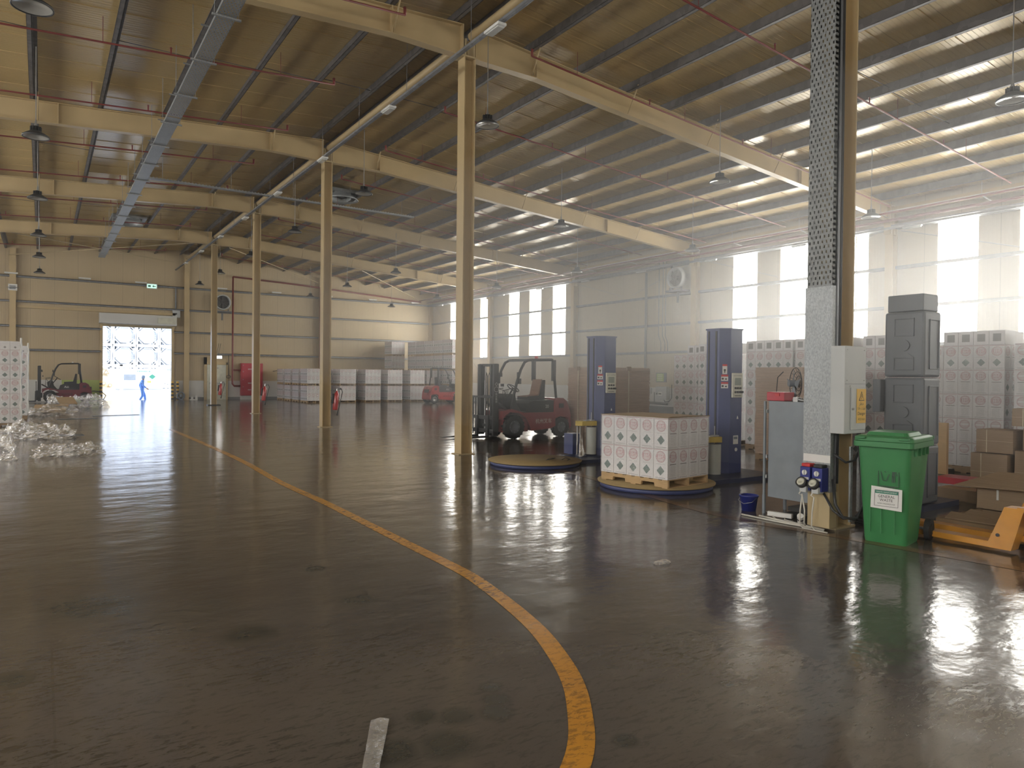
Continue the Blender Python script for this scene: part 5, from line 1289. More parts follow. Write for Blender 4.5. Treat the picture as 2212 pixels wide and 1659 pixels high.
b = MB(); b.cyl((.72, -.26, .97), (.72, .26, .97), .018, n=10); b.build('handle', 'green', root)
for s_ in (-1, 1):
    b = MB(); b.cyl((.63, s_ * .225, .10), (.63, s_ * .275, .10), .10, n=24); b.cyl((.63, s_ * .22, .10), (.63, s_ * .28, .10), .05, n=16); b.build('wheel', 'rubber', root)
b = MB(); b.cyl((.63, -.24, .1), (.63, .24, .1), .012, n=8); b.box(.5, -.1, .08, .68, .1, .12); b.build('axle', 'steel', root)
sl_ = -.07 / .83      # slope of the front face
def FF(y, z, out=.004): return (.09 + sl_ * (z - .03) - out, y, z)
Mfr = Matrix.Translation(FF(0, .60)) @ Matrix.Rotation(-PI / 2, 4, 'Z') @ Matrix.Rotation(PI / 2 - math.atan(-sl_) * 1.0, 4, 'X')
def onf(b, poly, m, d=0.0): b.prism(poly, d, d + .0012, 'z', m, Mfr)
b = MB()
def frame_(b, x0, y0, x1, y1, w, m, d=0.0):
    for q in ((x0, y0, x1, y0 + w), (x0, y1 - w, x1, y1), (x0, y0 + w, x0 + w, y1 - w), (x1 - w, y0 + w, x1, y1 - w)): onf(b, [(q[0], q[1]), (q[2], q[1]), (q[2], q[3]), (q[0], q[3])], m, d)
def seg(b, p, q, w, m, d=0.0):
    dx, dy = q[0] - p[0], q[1] - p[1]; L_ = math.hypot(dx, dy); nx, ny = -dy / L_ * w / 2, dx / L_ * w / 2
    onf(b, [(p[0] - nx, p[1] - ny), (q[0] - nx, q[1] - ny), (q[0] + nx, q[1] + ny), (p[0] + nx, p[1] + ny)], m, d)
Q = lambda p: (.045 + (p[0] - .045) * 1.22, .045 + (p[1] - .032) * 1.22)
frame_(b, -.05, -.062, .14, .155, .007, 0)
for p, q, w in [((-.012, .055), (.006, -.012), .007), ((.006, -.012), (.032, -.012), .007), ((.032, -.012), (.05, .04), .007), ((.012, .062), (.026, .05), .008), ((.082, .074), (.082, .024), .024), ((.075, .03), (.075, -.022), .010), ((.089, .03), (.089, -.022), .010), ((.094, .072), (.108, .03), .007), ((.074, .07), (.036, .058), .008)]: seg(b, Q(p), Q(q), w * 1.2, 0)
onf(b, [(Q((.082, .096))[0] + .013 * math.cos(a * PI / 5), Q((.082, .096))[1] + .013 * math.sin(a * PI / 5)) for a in range(10)], 0)
bars(b, .12, .012, Mfr @ Matrix.Translation((.045, -.068, .001)), 0)
b.build('litter_symbol', 'dgreen', root)
b = MB(); Mn = Matrix.Translation((0, 0, 0))
def npoly(x0, y0, x1, y1): return [(x0, y0), (x1, y0), (x1, y1), (x0, y1)]
onf(b, [(-.105, -.265), (.175, -.275), (.172, -.08), (-.105, -.065)], 0, .0015)
onf(b, npoly(-.068, -.13, .138, -.102), 1, .0035); frame_(b, -.072, -.245, .142, -.098, .003, 2, .0035)
b.text('WASTE MANAGEMENT', .018, Mfr @ Matrix.Translation((.035, -.116, .006)), 0)
b.text('GENERAL', .036, Mfr @ Matrix.Translation((.035, -.155, .005)), 2); b.text('WASTE', .036, Mfr @ Matrix.Translation((.035, -.188, .005)), 2); b.text('NON HAZARDOUS', .018, Mfr @ Matrix.Translation((.035, -.22, .005)), 2)
b.build('waste_notice', ['paper', 'greenink', 'ink'], root)

# ------------------------------------------------------------------ tall grey moulded tower
root = empty('machine_tower', (8.95, 4.3, 0)); tag(root, 'tall dark grey moulded machine tower behind the green bin', 'machine')
b = MB(); b.box(0.03, .03, 2.47, .40, .47, 2.68); b.build('top_cap', 'grey', root, bevel=.012)
def recess(b, axis, u0, u1, z0, z1):
    w = .014
    for q in ((u0, z0, u1, z0 + w), (u0, z1 - w, u1, z1), (u0, z0, u0 + w, z1), (u1 - w, z0, u1, z1)):
        if axis == 'x': b.box(-.012, q[0], q[1], .005, q[2], q[3])
        else: b.box(q[0], -.012, q[1], q[2], .005, q[3])
for k, (z0, z1) in enumerate(((.08, .80), (.81, 1.64), (1.65, 2.465))):
    b = MB(); b.box(0, 0, z0, .42, .49, z1); b.build('tower_section', 'grey', root, bevel=.03)
    b = MB(); h = z1 - z0
    recess(b, 'x', .12, .37, z0 + h * .62, z0 + h * .9); recess(b, 'x', .12, .37, z0 + h * .1, z0 + h * .3); recess(b, 'y', .12, .36, z0 + h * .12, z0 + h * .88)
    b.cyl((-.02, .24, z0 + h * .48), (.0, .24, z0 + h * .48), .07, n=18); b.prism([(.12, z0 + h * .3), (.37, z0 + h * .3), (.30, z0 + h * .36), (.19, z0 + h * .36)], -.012, .004, 'x')
    b.build('moulded_panel', 'grey', root, bevel=.004)
b = MB(); b.box(-.01, -.03, 0.0, .9, .45, .07); b.box(-.05, .5, .0, .3, .7, .07); b.build('base_plate', 'blued', root)
b = MB(); b.box(-.06, .5, 1.2, .06, .6, 1.62); b.build('side_housing', 'grey', root, bevel=.01)

# ------------------------------------------------------------------ hand pallet truck with its load
root = empty('pallet_truck', (7.55, 2.85, 0)); tag(root, 'orange-yellow hand pallet truck at the right edge, its forks towards the bin', 'pallet truck')
for k, x in enumerate((-.08, .34)):
    b = MB(); b.prism([(.0, .03), (1.05, .035), (1.15, .05), (1.15, .075), (1.05, .088), (-.02, .088)], x, x + .16, 'x'); b.build('fork', 'orange', root, bevel=.004)
    b = MB()
    for w in (.04, .1): b.cyl((x + w, .95, .04), (x + w + .04, .95, .04), .038, n=16)
    b.build('load_roller', 'cabgrey', root)
    b = MB(); b.prism([(-.06, .03), (.12, .03), (.13, .088), (0, .43), (-.16, .43)], x - .002, x + .162, 'x')
    b.cyl((x - .012, .05, .16), (x, .05, .16), .016, n=10, m=1); b.build('upright_plate', ['orange', 'blackp'], root)
b = MB(); b.box(-.08, -.28, .40, .50, -.10, .44); b.box(-.08, -.26, .3, .50, -.22, .43); b.prism([(-.45, .09), (0, .1), (.02, .16), (-.4, .14)], .1, .32, 'x'); b.build('cross_head', 'orange', root, bevel=.006)
b = MB(); b.cyl((.21, -.42, .14), (.21, -.42, .55), .06, n=18); b.cyl((.21, -.42, .5), (.21, -.42, .62), .03, n=12); b.build('hydraulic_pump', 'steel', root)
b = MB()
for x in (.10, .26): b.cyl((x, -.42, .095), (x + .055, -.42, .095), .095, n=24)
b.build('steer_wheel', 'cabgrey', root)
b = MB(); b.tube([(.21, -.44, .6), (.21, -.62, 1.15), (.21, -.64, 1.22)], .016, 8); b.tube([(.1, -.64, 1.2), (.12, -.66, 1.3), (.21, -.66, 1.34), (.3, -.66, 1.3), (.32, -.64, 1.2), (.1, -.64, 1.2)], .012, 7); b.build('handle', 'orange', root)
# flattened cardboard, an open box and loose lid beside it
b = MB(); b.box(8.12, 2.2, 0, 9.2, 3.75, .11); tag(b.build('board_platform', 'woodd'), 'low timber board platform behind the pallet truck', 'platform')
for k, (x0, y0, x1, y1, z, r, lab) in enumerate([(8.2, 2.9, 8.75, 3.7, .111, .04, 'flattened carton lying on the timber platform, lower one'), (8.3, 2.8, 8.95, 3.55, .145, -.08, 'flattened carton on the timber platform, upper one')]):
    b = MB(); cx, cy = (x0 + x1) / 2, (y0 + y1) / 2; hx, hy = (x1 - x0) / 2, (y1 - y0) / 2
    b.box(-hx, -hy, 0, hx, hy, .012); b.add([(-hx, -hy, .012), (-hx, hy, .012), (-hx + .16, hy, .055), (-hx + .16, -hy, .05)], [(0, 1, 2, 3)]); b.add([(hx, -hy, .012), (hx, hy, .012), (hx - .2, hy, .04), (hx - .2, -hy, .045)], [(0, 3, 2, 1)])
    tag(b.build('flattened_carton', 'card2', None, (cx, cy, z), r), lab, 'cardboard', 'flattened cartons')
root = empty('cardboard_box', (8.95, 3.05, .20)); tag(root, 'open brown cardboard box on the platform behind the pallet truck', 'box')
b = MB(); w = .006
for q in ((-.36, -.5, -.36 + w, .5), (.36 - w, -.5, .36, .5), (-.36, -.5, .36, -.5 + w), (-.36, .5 - w, .36, .5)): b.box(q[0], q[1], 0, q[2], q[3], .27)
b.box(-.36, -.5, 0, .36, .5, w); b.build('box_body', 'card2', root)
b = MB(); b.box(-.37, .28, .12, -.361, .30, .23); b.build('tape', 'paper', root)
b = MB(); b.box(8.62, 2.6, .112, 9.3, 3.5, .199); tag(b.build('wooden_skid', 'woodd'), 'low wooden skid under the open brown cardboard box', 'skid')
b = MB(); b.add([(8.45, 3.72, .44), (8.42, 2.3, .50), (8.95, 2.3, .61), (9.0, 3.5, .57), (8.45, 3.72, .452), (8.42, 2.3, .512), (8.95, 2.3, .622), (9.0, 3.5, .582)], [(0, 3, 2, 1), (4, 5, 6, 7), (0, 1, 5, 4), (1, 2, 6, 5), (2, 3, 7, 6), (3, 0, 4, 7)])
b.add([(9.0, 3.5, .57), (8.95, 2.3, .61), (9.4, 2.3, .53), (9.4, 3.4, .49)], [(0, 1, 2, 3)])
tag(b.build('cardboard_sheet', 'card2'), 'loose cardboard sheet lying over the open brown box', 'cardboard')
b = MB(); b.add([(8.56, 3.2, .49), (8.56, 2.4, .525), (8.75, 2.4, .565), (8.75, 3.05, .535)], [(0, 1, 2, 3)]); tag(b.build('film_on_sheet', 'wrap2'), 'shiny film lying on the loose cardboard sheet', 'plastic film')
# red and brown things behind
b = MB(); b.box(10.5, 3.2, .17, 10.9, 4.86, .26); b.box(10.52, 4.0, 0, 10.6, 4.1, .18); b.box(10.52, 3.3, 0, 10.6, 3.4, .18); tag(b.build('red_pallet_edge', 'redbox'), 'red painted beam lying low before the brown boxes', 'beam')
b = MB(); b.box(10.15, 3.6, 0, 10.45, 4.68, .16); tag(b.build('long_box', 'card2'), 'long low grey brown box under the red beam', 'box')
b = MB(); b.box(10.8, 4.86, .26, 10.86, 4.98, 1.0); tag(b.build('timber_post', 'wood'), 'upright timber plank just right of the grey tower', 'plank')
rnd = random.Random(11)
k = 0
for (x, y0, y1, z0, z1) in [(11.5, 4.35, 4.85, 0, .55), (11.55, 3.75, 4.3, 0, .62), (11.5, 3.1, 3.7, 0, .6), (11.6, 2.4, 3.05, 0, .62), (11.55, 4.3, 4.8, .56, .9), (11.6, 3.75, 4.22, .63, .95), (11.7, 3.1, 3.7, .61, .92), (11.6, 2.5, 3.05, .63, .95), (11.7, 3.9, 4.4, .96, 1.22), (11.75, 3.2, 3.8, .96, 1.22), (11.7, 2.5, 3.1, .96, 1.24), (11.8, 3.4, 3.8, 1.23, 1.5), (11.8, 2.8, 3.3, 1.23, 1.48)]:
    root = empty('brown_box', (x + .25, (y0 + y1) / 2, z0 + .001), rnd.uniform(-.02, .02))
    row_ = 'bottom' if z0 == 0 else 'second' if z0 < .7 else 'third' if z0 < 1.1 else 'top'
    tag(root, 'brown box in the dim pile at the right, %s layer, %s from left' % (row_, ORD[{0: k, 1: k - 4, 2: k - 8, 3: k - 11}[0 if k < 4 else 1 if k < 8 else 2 if k < 11 else 3]]), 'box', 'brown boxes in the dim pile')
    h = (y1 - y0) / 2 - .01
    b = MB(); b.box(-.25, -h, 0, .25, h, z1 - z0 - .005); b.build('box_body', 'card2', root, bevel=.006)
    b = MB(); b.box(-.253, .1 - .006, 0, -.2505, .1 + .006, z1 - z0 - .005); b.box(-.253, -h, (z1 - z0) * .5, -.2505, h, (z1 - z0) * .5 + .004); b.build('strap', 'strap', root); k += 1
b = MB(); b.cyl((10.15, 7.0, .09), (9.95, 7.12, .09), .09, n=20); tag(b.build('cardboard_tube', 'card2'), 'short brown cardboard core lying behind the nearer blue mast', 'tube')

# ------------------------------------------------------------------ fire extinguishers hung on the columns
for k, (y, lab) in enumerate([(21.02, 'red fire extinguisher on the column before the far pallets'), (29.42, 'red fire extinguisher on the second slim column from the back'), (37.86, 'red fire extinguisher on the farthest free-standing column')]):
    root = empty('fire_extinguisher', (XC + .27, y - .12, .52), 0, (0, .1, 0)); tag(root, lab, 'fire extinguisher', 'fire extinguishers')
    b = MB(); b.lathe([(0, 0), (.075, .005), (.08, .03), (.08, .46), (.06, .52), (.03, .56), (.025, .6), (0, .6)], 20); b.build('cylinder', 'red', root)
    b = MB(); b.cyl((0, 0, .58), (0, 0, .66), .02, n=8); b.box(-.02, -.015, .64, .14, .015, .67); b.box(-.02, -.015, .68, .12, .015, .70); b.build('valve', 'chrome', root)
    b = MB(); b.tube([(.02, 0, .64), (.12, -.02, .68), (.17, -.02, .58), (.14, -.04, .4), (.10, -.06, .1), (.08, -.07, 0)], .013, 6); b.cyl((.08, -.07, 0), (.06, -.07, -.16), .016, .03, n=8); b.build('hose', 'blackp', root)
    b = MB(); b.box(-.12, -.03, .2, -.075, .03, .5); b.build('bracket', 'blackp', root)
b = MB(); b.box(XC + .13, 37.7, 1.2, XC + .15, 37.86, 1.55); tag(b.build('instruction_plate', 'paper'), 'small white plate on the farthest free-standing column', 'plate')

# ------------------------------------------------------------------ crumpled film and scraps on the floor
def film_pile(cx, cy, lx, ly, h, lab, seed, rz=0, n=2):
    rnd = random.Random(seed); b = MB()
    from mathutils import noise as NZ
    def blob(ox, oy, ax, ay, hh, sd):
        nu, nv = 64, 24; vs = []
        for j in range(nv + 1):
            ph = PI / 2 * j / nv
            for i in range(nu):
                th = 2 * PI * i / nu
                d = Vector((math.cos(th) * math.cos(ph), math.sin(th) * math.cos(ph), math.sin(ph)))
                f = .92 + .4 * NZ.noise(d * 2.0 + Vector((sd, 0, 0))) + .2 * NZ.noise(d * 5 + Vector((0, sd, 0))) + .13 * abs(NZ.noise(d * 10 + Vector((0, sd, 3)))) + .05 * NZ.noise(d * 22 + Vector((0, sd, 3)))
                vs.append((ox + d.x * ax * f, oy + d.y * ay * f, max(.004, d.z * hh * min(f, 1.25) + .004)))
        b.add(vs, [(j * nu + i, j * nu + (i + 1) % nu, (j + 1) * nu + (i + 1) % nu, (j + 1) * nu + i) for j in range(nv) for i in range(nu)], 0, False)
    for k in range(n):
        f = (k + .5) / n - .5
        blob(f * lx, rnd.uniform(-.1, .1) * ly, lx / n * .75, ly * .5, h * rnd.uniform(.7, 1.0), seed * 3.1 + k * 1.7)
    return tag(b.build('film_pile', 'wrap2', None, (cx, cy, 0), rz), lab, 'plastic film', 'heaps of discarded film')
film_pile(-.12, 20.2, 1.35, .8, .42, 'crumpled film heap behind the nearest ones, by the left loads', 1, 0, 2)
film_pile(-.72, 15.6, .5, .6, .44, 'big clear crumpled film heap at the left edge, nearest of all', 2, 0, 1)
film_pile(.42, 15.9, .95, .5, .26, 'flatter clear film heap right of the nearest heap', 3, .1, 2)
film_pile(1.3, 37.6, 2.1, 1.3, .72, 'large shiny film heap in front of the dusty forklift', 4, .1, 3)
film_pile(-.15, 30.8, 1.9, 1.0, .4, 'film heap beside the loads at the left, before the large one', 5, 0, 2)
film_pile(2.95, 4.95 + .28, .13, .08, .03, 'tiny wad of film alone on the floor before the turntables', 9, 0, 2).location = (4.45, 4.28, 0)
for k, (x, y, z, r, rx, sx, sy, lab) in enumerate([(.9, 36.6, .35, .3, .5, .7, .6, 'brown board poking out of the large film heap'), (.25, 31.6, .22, -.2, .35, 1.1, .8, 'brown board lying on the smaller film heap at the left'), (.6, 20.2, .06, .2, .1, .5, .25, 'dark scrap of board at the right end of a film heap'), (2.3, 29.9, .012, .25, 0, 1.6, .12, 'thin dark strip of board on the floor toward the doorway'), (1.0, 28.2, .012, .1, 0, 1.2, .1, 'thin dark strip of board on the floor by the left loads')]):
    b = MB(); b.box(-sx / 2, -sy / 2, -.006, sx / 2, sy / 2, .006); o = b.build('board_scrap', 'kraft' if k < 2 else 'cabgrey', None, (x, y, z), 0, 0, (rx, 0, r)); tag(o, lab, 'board', 'scraps of board')
b = MB(); rnd = random.Random(2); vs = []
for i in range(15):
    t_ = i / 14; cx, cy = 1.06 + (1.30 - 1.06) * t_, 2.56 + (3.0 - 2.56) * t_
    w = .028 + .008 * t_
    vs += [(cx - w, cy + w * .6, .004 + rnd.random() * .012), (cx, cy, .008 + rnd.random() * .014), (cx + w, cy - w * .6, .004 + rnd.random() * .012)]
b.add(vs, [(3 * i + j, 3 * i + j + 1, 3 * i + j + 4, 3 * i + j + 3) for i in range(14) for j in range(2)], 0, True)
tag(b.build('tape_strip', 'wrap3'), 'crinkled strip of clear tape on the near floor', 'tape')

# ------------------------------------------------------------------ the yard outside the door
b = MB(); b.box(-60, YB + .13, -.32, 80, 170, -.3); struct(b.build('ground', 'yard'), 'sunlit concrete yard outside the doorway')
def tank_unit():
    root = empty('tank_container'); Wd, H, L = 2.40, 2.44, 6.0
    b = MB()
    for x in (-Wd / 2, Wd / 2 - .14):
        for y in (0, L - .15): b.box(x, y, 0, x + .14, y + .15, H)
    for z in (0, H - .14):
        for y in (0, L - .15): b.box(-Wd / 2, y, z, Wd / 2, y + .15, z + .14)
        for x in (-Wd / 2, Wd / 2 - .12): b.box(x, 0, z, x + .12, L, z + .12)
    for sx in (-1, 1):
        for sz in (-1, 1):
            c = lambda x, z: (sx * x, H / 2 + sz * z)
            pts = [c(1.14, .52), c(.52, 1.16), c(.40, 1.16), c(1.14, .40)]
            b.prism(pts if sx * sz > 0 else pts[::-1], .02, .1, 'y')
    b.build('frame', 'tankf', root)
    b = MB()
    oc = [(1.0 * math.cos(PI / 8 + k * PI / 4) * 1.02, H / 2 + 1.02 * math.sin(PI / 8 + k * PI / 4)) for k in range(8)]
    oi = [(x * .93, H / 2 + (z - H / 2) * .93) for x, z in oc]
    for k in range(8):
        j = (k + 1) % 8
        b.add([(oc[k][0], .0, oc[k][1]), (oc[j][0], .0, oc[j][1]), (oi[j][0], .0, oi[j][1]), (oi[k][0], .0, oi[k][1]), (oc[k][0], .3, oc[k][1]), (oc[j][0], .3, oc[j][1]), (oi[j][0], .3, oi[j][1]), (oi[k][0], .3, oi[k][1])],
              [(0, 1, 2, 3), (0, 4, 5, 1), (2, 6, 7, 3)])
    b.build('end_ring', 'tank', root)
    b = MB(); Md = TR(0, .12, H / 2, 0, PI / 2); b.lathe([(0, .05), (.5, .03), (.85, -.06), (1.0, -.25), (1.02, -.6), (1.02, -5.6), (.8, -5.75), (0, -5.8)], 36, 0, Md); b.build('tank_shell', 'tank', root)
    b = MB(); b.box(-.34, -.02, 2.0, .3, 0.02, 2.05); b.box(.72, -.03, .5, .76, .02, 1.9); b.box(.92, -.03, .5, .95, .02, 1.9)
    for k in range(6): b.box(.72, -.03, .6 + k * .24, .95, 0, .63 + k * .24)
    b.build('ladder', 'tankd', root)
    b = MB(); b.box(-1.12, -.02, 1.0, -.86, .06, 1.7)
    for (x, z) in ((-.1, .55), (.3, .55)): b.prism([(x - .15, z), (x, z - .15), (x + .15, z), (x, z + .15)], .0, .03, 'y')
    bars(b, .7, .1, FACE(.1, .0, 1.75, '-y')); bars(b, .5, .09, FACE(.1, .0, 1.45, '-y'), 0, 3); b.prism([(-.45, 1.65), (-.3, 1.52), (-.15, 1.68), (-.3, 1.6)], 0, .03, 'y'); b.build('printed_marks', 'ltgrey', root)
    b = MB(); 
    for x in (-1.04, .74):
        b.box(x, 1.6, H - .5, x + .3, 1.62, H - .1); b.box(x, 1.6, .12, x + .3, 1.62, .5)
    b.build('gusset', 'tankd', root)
    return root
base_t = None
for r in range(4):
    for c in range(4):
        if base_t is None: base_t = tank_unit(); o = base_t
        else: o = copy_tree(base_t)
        o.location = (5.68 + c * 2.47, 95, -.3 + .28 + r * 2.47)
        tag(o, 'white tank container end in the yard, %s row up, %s from the left' % (ORD[r], ORD[c]), 'tank container', 'stacked tank containers')
# tank lying broadside in front of them
root = empty('broadside_tank', (7.3, 78, -.3)); tag(root, 'white tank container seen broadside behind the walking person', 'tank container')
b = MB(); b.cyl((-2.6, 0, 1.25), (2.6, 0, 1.25), 1.05, n=40); b.lathe([(0, .35), (.6, .28), (1.0, .08), (1.05, 0)], 32, 0, TR(2.6, 0, 1.25, 0, 0, PI / 2)); b.build('tank_shell', 'tank', root)
b = MB(); b.box(-2.9, -1.1, 2.4, 2.4, -1.0, 2.52); b.box(-2.9, -1.1, .0, 2.9, -.95, .2)
for x in (-2.95, 2.85): b.box(x, -1.15, 0, x + .13, -1.0, 2.55)
b.prism([(2.4, 2.5), (2.85, 2.4), (2.7, 1.6), (2.55, 1.7), (2.5, 2.3)], -1.1, -1.02, 'y'); b.prism([(-2.0, 2.5), (-1.5, 1.7), (-1.35, 1.7), (-1.8, 2.5)], -1.1, -1.02, 'y'); b.build('frame', 'tankf', root)
b = MB(); b.box(-.75, -1.12, 1.2, .25, -1.05, 1.75, 0); b.prism([(1.4, 1.55), (1.7, 1.3), (2.0, 1.55), (1.7, 1.8)], -1.1, -1.06, 'y', 1); b.box(1.25, -1.09, .95, 1.6, -1.04, 1.12, 2)
bars(b, 1.2, .12, FACE(1.0, -1.08, 2.05, '-y'), 1); b.build('markings', ['cabgrey', 'greenink', 'yellow'], root)
# near cream tank end inside a rusty frame
root = empty('cream_tank', (3.2, 60, -.4)); tag(root, 'cream tank end in a pale rusted frame just outside the doorway', 'tank')
b = MB(); b.lathe([(0, .1), (.7, .06), (1.15, -.08), (1.27, -.3), (1.28, -.5), (1.28, -5)], 44, 0, TR(0, .2, 1.3, 0, PI / 2)); b.build('tank_shell', 'tanky', root)
b = MB()
for x in (-1.7, 1.62): b.box(x, -.1, -.0, x + .2, .08, 2.62)
b.box(-1.7, -.1, 2.5, 1.82, .08, 2.64); b.build('frame', 'tankf', root)
for (x, z) in ((.75, 1.9), (.72, .5)):
    b = MB(); b.prism([(x - .2, z), (x + .2, z), (x, z + .35)], .02, .1, 'y'); b.prism([(x - .13, z + .04), (x + .13, z + .04), (x, z + .27)], .0, .02, 'y', 1); b.build('warning_triangle', ['woodd', 'tanky'], root)
for (x, z) in ((.6, 1.2), (1.0, 1.05)): b = MB(); b.cyl((x, .02, z), (x, .1, z), .12, n=16); b.cyl((x, .0, z), (x, .02, z), .09, n=16, m=1); b.build('round_mark', ['woodd', 'tanky'], root)
b = MB(); b.lathe([(.36, .0), (.40, .0), (.40, .05), (.36, .05)], 28, 0, TR(0, .05, 1.2, 0, PI / 2)); b.build('bolt_ring', 'woodd', root)
b = MB(); b.box(.5, -.6, 0, 1.3, .2, .9); b.build('support_block', 'tanky', root)

# ------------------------------------------------------------------ walking person
def skin_figure(name, joints, edges, radii, mat, root_i=0, sub=2, parent=None):
    me = bpy.data.meshes.new(name); me.from_pydata(joints, edges, []); me.materials.append(MT[mat]); me.update()
    o = bpy.data.objects.new(name, me); COL.objects.link(o)
    if parent: o.parent = parent
    m = o.modifiers.new('skin', 'SKIN'); m.use_smooth_shade = True
    for i, r in enumerate(radii):
        sv = me.skin_vertices[0].data[i]; sv.radius = r if isinstance(r, tuple) else (r, r); sv.use_root = (i == root_i)
    s_ = o.modifiers.new('sub', 'SUBSURF'); s_.levels = sub; s_.render_levels = sub
    return o
root = empty('person', (5.11, 48.5, -.3)); tag(root, 'person in blue coveralls and pale cap walking right past the open doorway', 'person')
J = {'pel': (0, 0, .95), 'abd': (.01, 0, 1.1), 'chest': (.03, 0, 1.32), 'neck': (.04, 0, 1.47), 'head0': (.07, 0, 1.56), 'head1': (.08, 0, 1.66), 'top': (.075, 0, 1.73),
     'shL': (.02, .19, 1.40), 'elL': (-.10, .24, 1.14), 'wrL': (-.02, .25, .92), 'shR': (.02, -.19, 1.40), 'elR': (.02, -.25, 1.13), 'wrR': (.20, -.24, .98),
     'hpL': (0, .10, .90), 'knL': (.16, .10, .50), 'anL': (.20, .10, .09), 'toL': (.36, .10, .04), 'hpR': (0, -.10, .90), 'knR': (.02, -.10, .50), 'anR': (-.18, -.10, .12), 'toR': (-.04, -.10, .03)}
def fig(name, keys, edges, rad, mat, rt):
    K = list(keys); return skin_figure(name, [J[k] for k in K], [(K.index(a), K.index(c)) for a, c in edges], [rad[k] for k in K], mat, K.index(rt), 2, root)
for s_, wr in (('L', (-.02, .25, .92)), ('R', (.20, -.24, .98))):
    d = Vector((.25, 0, -.97)) if s_ == 'L' else Vector((.75, 0, -.65)); w = Vector(wr)
    J['pa' + s_] = tuple(w + d * .08)
    for f in range(4): J['f%d%s' % (f, s_)] = tuple(w + d * .09 + Vector((.018 * (f - 1.5), 0, .012 * (f - 1.5)))); J['g%d%s' % (f, s_)] = tuple(w + d * (.16 + (.012 if f in (1, 2) else 0)) + Vector((.02 * (f - 1.5), 0, .012 * (f - 1.5))))
    J['th' + s_] = tuple(w + d * .09 + Vector((.045, 0, .03)))
body_e = [('pel', 'abd'), ('abd', 'chest'), ('chest', 'neck'), ('neck', 'head0'), ('head0', 'head1'), ('head1', 'top')]
rad = {'pel': (.15, .11), 'abd': (.14, .10), 'chest': (.17, .11), 'neck': .055, 'head0': (.07, .08), 'head1': (.078, .092), 'top': .05, 'shL': .06, 'elL': .042, 'wrL': .027, 'shR': .06, 'elR': .042, 'wrR': .027,
       'hpL': .085, 'knL': .058, 'anL': .04, 'toL': .035, 'hpR': .085, 'knR': .058, 'anR': .04, 'toR': .035}
keys = ['pel', 'abd', 'chest', 'neck', 'head0', 'head1', 'top']
for s_ in 'LR':
    keys += ['sh' + s_, 'el' + s_, 'wr' + s_, 'pa' + s_, 'th' + s_, 'hp' + s_, 'kn' + s_, 'an' + s_, 'to' + s_]
    rad['pa' + s_] = (.034, .018); rad['th' + s_] = .011
    body_e += [('chest', 'sh' + s_), ('sh' + s_, 'el' + s_), ('el' + s_, 'wr' + s_), ('wr' + s_, 'pa' + s_), ('wr' + s_, 'th' + s_), ('pel', 'hp' + s_), ('hp' + s_, 'kn' + s_), ('kn' + s_, 'an' + s_), ('an' + s_, 'to' + s_)]
    for f in range(4):
        keys += ['g%d%s' % (f, s_)]; rad['g%d%s' % (f, s_)] = .008; body_e += [('pa' + s_, 'g%d%s' % (f, s_))]
fig('body', keys, body_e, rad, 'skin', 'pel')
r2 = {k: (tuple(x * 1.12 + .012 for x in v) if isinstance(v, tuple) else v * 1.12 + .014) for k, v in rad.items()}
J['anL2'] = (.197, .10, .14); J['anR2'] = (-.165, -.10, .17); r2['anL2'] = r2['anR2'] = .062; r2['neck'] = .06
ck = ['pel', 'abd', 'chest', 'neck'] + [p + s_ for s_ in 'LR' for p in ('sh', 'el', 'wr', 'hp', 'kn')] + ['anL2', 'anR2']
fig('coverall', ck, [('pel', 'abd'), ('abd', 'chest'), ('chest', 'neck')] + [e for s_ in 'LR' for e in (('chest', 'sh' + s_), ('sh' + s_, 'el' + s_), ('el' + s_, 'wr' + s_), ('pel', 'hp' + s_), ('hp' + s_, 'kn' + s_), ('kn' + s_, 'an%s2' % s_))], r2, 'coverall', 'pel')
b = MB(); Mh = TR(.072, 0, 1.66); b.lathe([(.096, -.03), (.105, .0), (.1, .06), (.06, .1), (0, .112)], 20, 0, Mh); b.box(.08, -.06, -.01, .17, .06, .005, 0, Mh); b.lathe([(.1, -.03), (.09, -.11), (.07, -.12)], 14, 0, TR(.055, 0, 1.66)); b.build('cap', 'hair', root)
b = MB(); b.prism([(.155, 1.62), (.185, 1.595), (.155, 1.585)], -.014, .014, 'y', 0)
b.build('nose', 'skin', root)
b = MB()
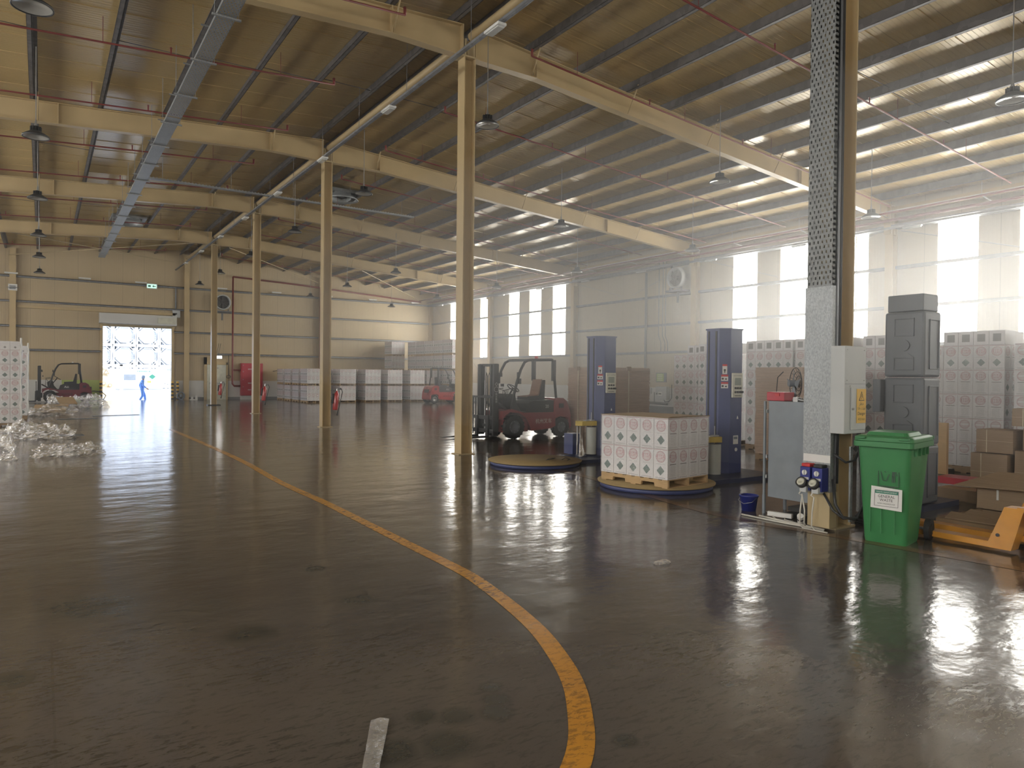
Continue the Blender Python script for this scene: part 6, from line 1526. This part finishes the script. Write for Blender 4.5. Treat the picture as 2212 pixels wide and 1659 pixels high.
for s_ in (-1, 1): b.lathe([(0, .012), (.008, .008), (.011, 0)], 8, 0, TR(.152, s_ * .03, 1.635, 0, 0, PI / 2))
b.box(.148, -.022, 1.556, .158, .022, 1.562); b.build('eyes_and_mouth', 'ink', root)
b = MB()
for (x, y, z) in ((.195, .10, .22), (-.13, -.10, .24)): b.lathe([(.068, -.02), (.072, -.02), (.072, .02), (.068, .02)], 16, 0, TR(x, y, z))
b.build('reflective_bands', 'refl', root)
b = MB()
for (x, y, z, ry) in ((.26, .10, .05, 0), (-.1, -.10, .06, .35)): loft(b, [rrect(-.11, -.045, .13, .045, .04, -.04), rrect(-.11, -.045, .12, .045, .04, .0), rrect(-.10, -.04, .0, .04, .03, .05)], M=TR(x, y, z, 0, 0, ry))
b.build('boots', 'blackp', root)

# ------------------------------------------------------------------ haze in the air
def air(name, dens):
    t = NT(name); v = t.node('ShaderNodeVolumeScatter'); v.inputs['Color'].default_value = (1, 1, 1, 1); v.inputs['Anisotropy'].default_value = .72
    v.inputs['Density'].default_value = dens; t.l.new(v.outputs[0], t.out.inputs['Volume']); MT[name] = t.mat
air('thin_haze', HAZE * .26); air('added_veil_haze', HAZE * 2.0)  # even haze for the hall, denser haze for the added veil
b = MB(); b.box(XL + .1, YF + .1, .02, XR - .05, YB - .1, 8.9)
tag(b.build('haze_volume', 'thin_haze'), 'thin pale haze filling the whole hall', 'haze', kind='stuff')
b = MB(); n = 16; vs = [(12.9 + 10.5 * math.cos(2 * PI * i / (2 * n)) * math.sin(PI * j / n), 9.0 + 13 * math.sin(2 * PI * i / (2 * n)) * math.sin(PI * j / n), 2.75 + 2.7 * math.cos(PI * j / n)) for j in range(n + 1) for i in range(2 * n)]  # added ellipsoid, shaped to give the veil of glare before the windows
b.add(vs, [(j * 2 * n + i, (j + 1) * 2 * n + i, (j + 1) * 2 * n + (i + 1) % (2 * n), j * 2 * n + (i + 1) % (2 * n)) for j in range(n) for i in range(2 * n)])
tag(b.build('haze_volume', 'added_veil_haze'), 'denser haze added around the packing area for the glare of the windows', 'haze', kind='stuff')
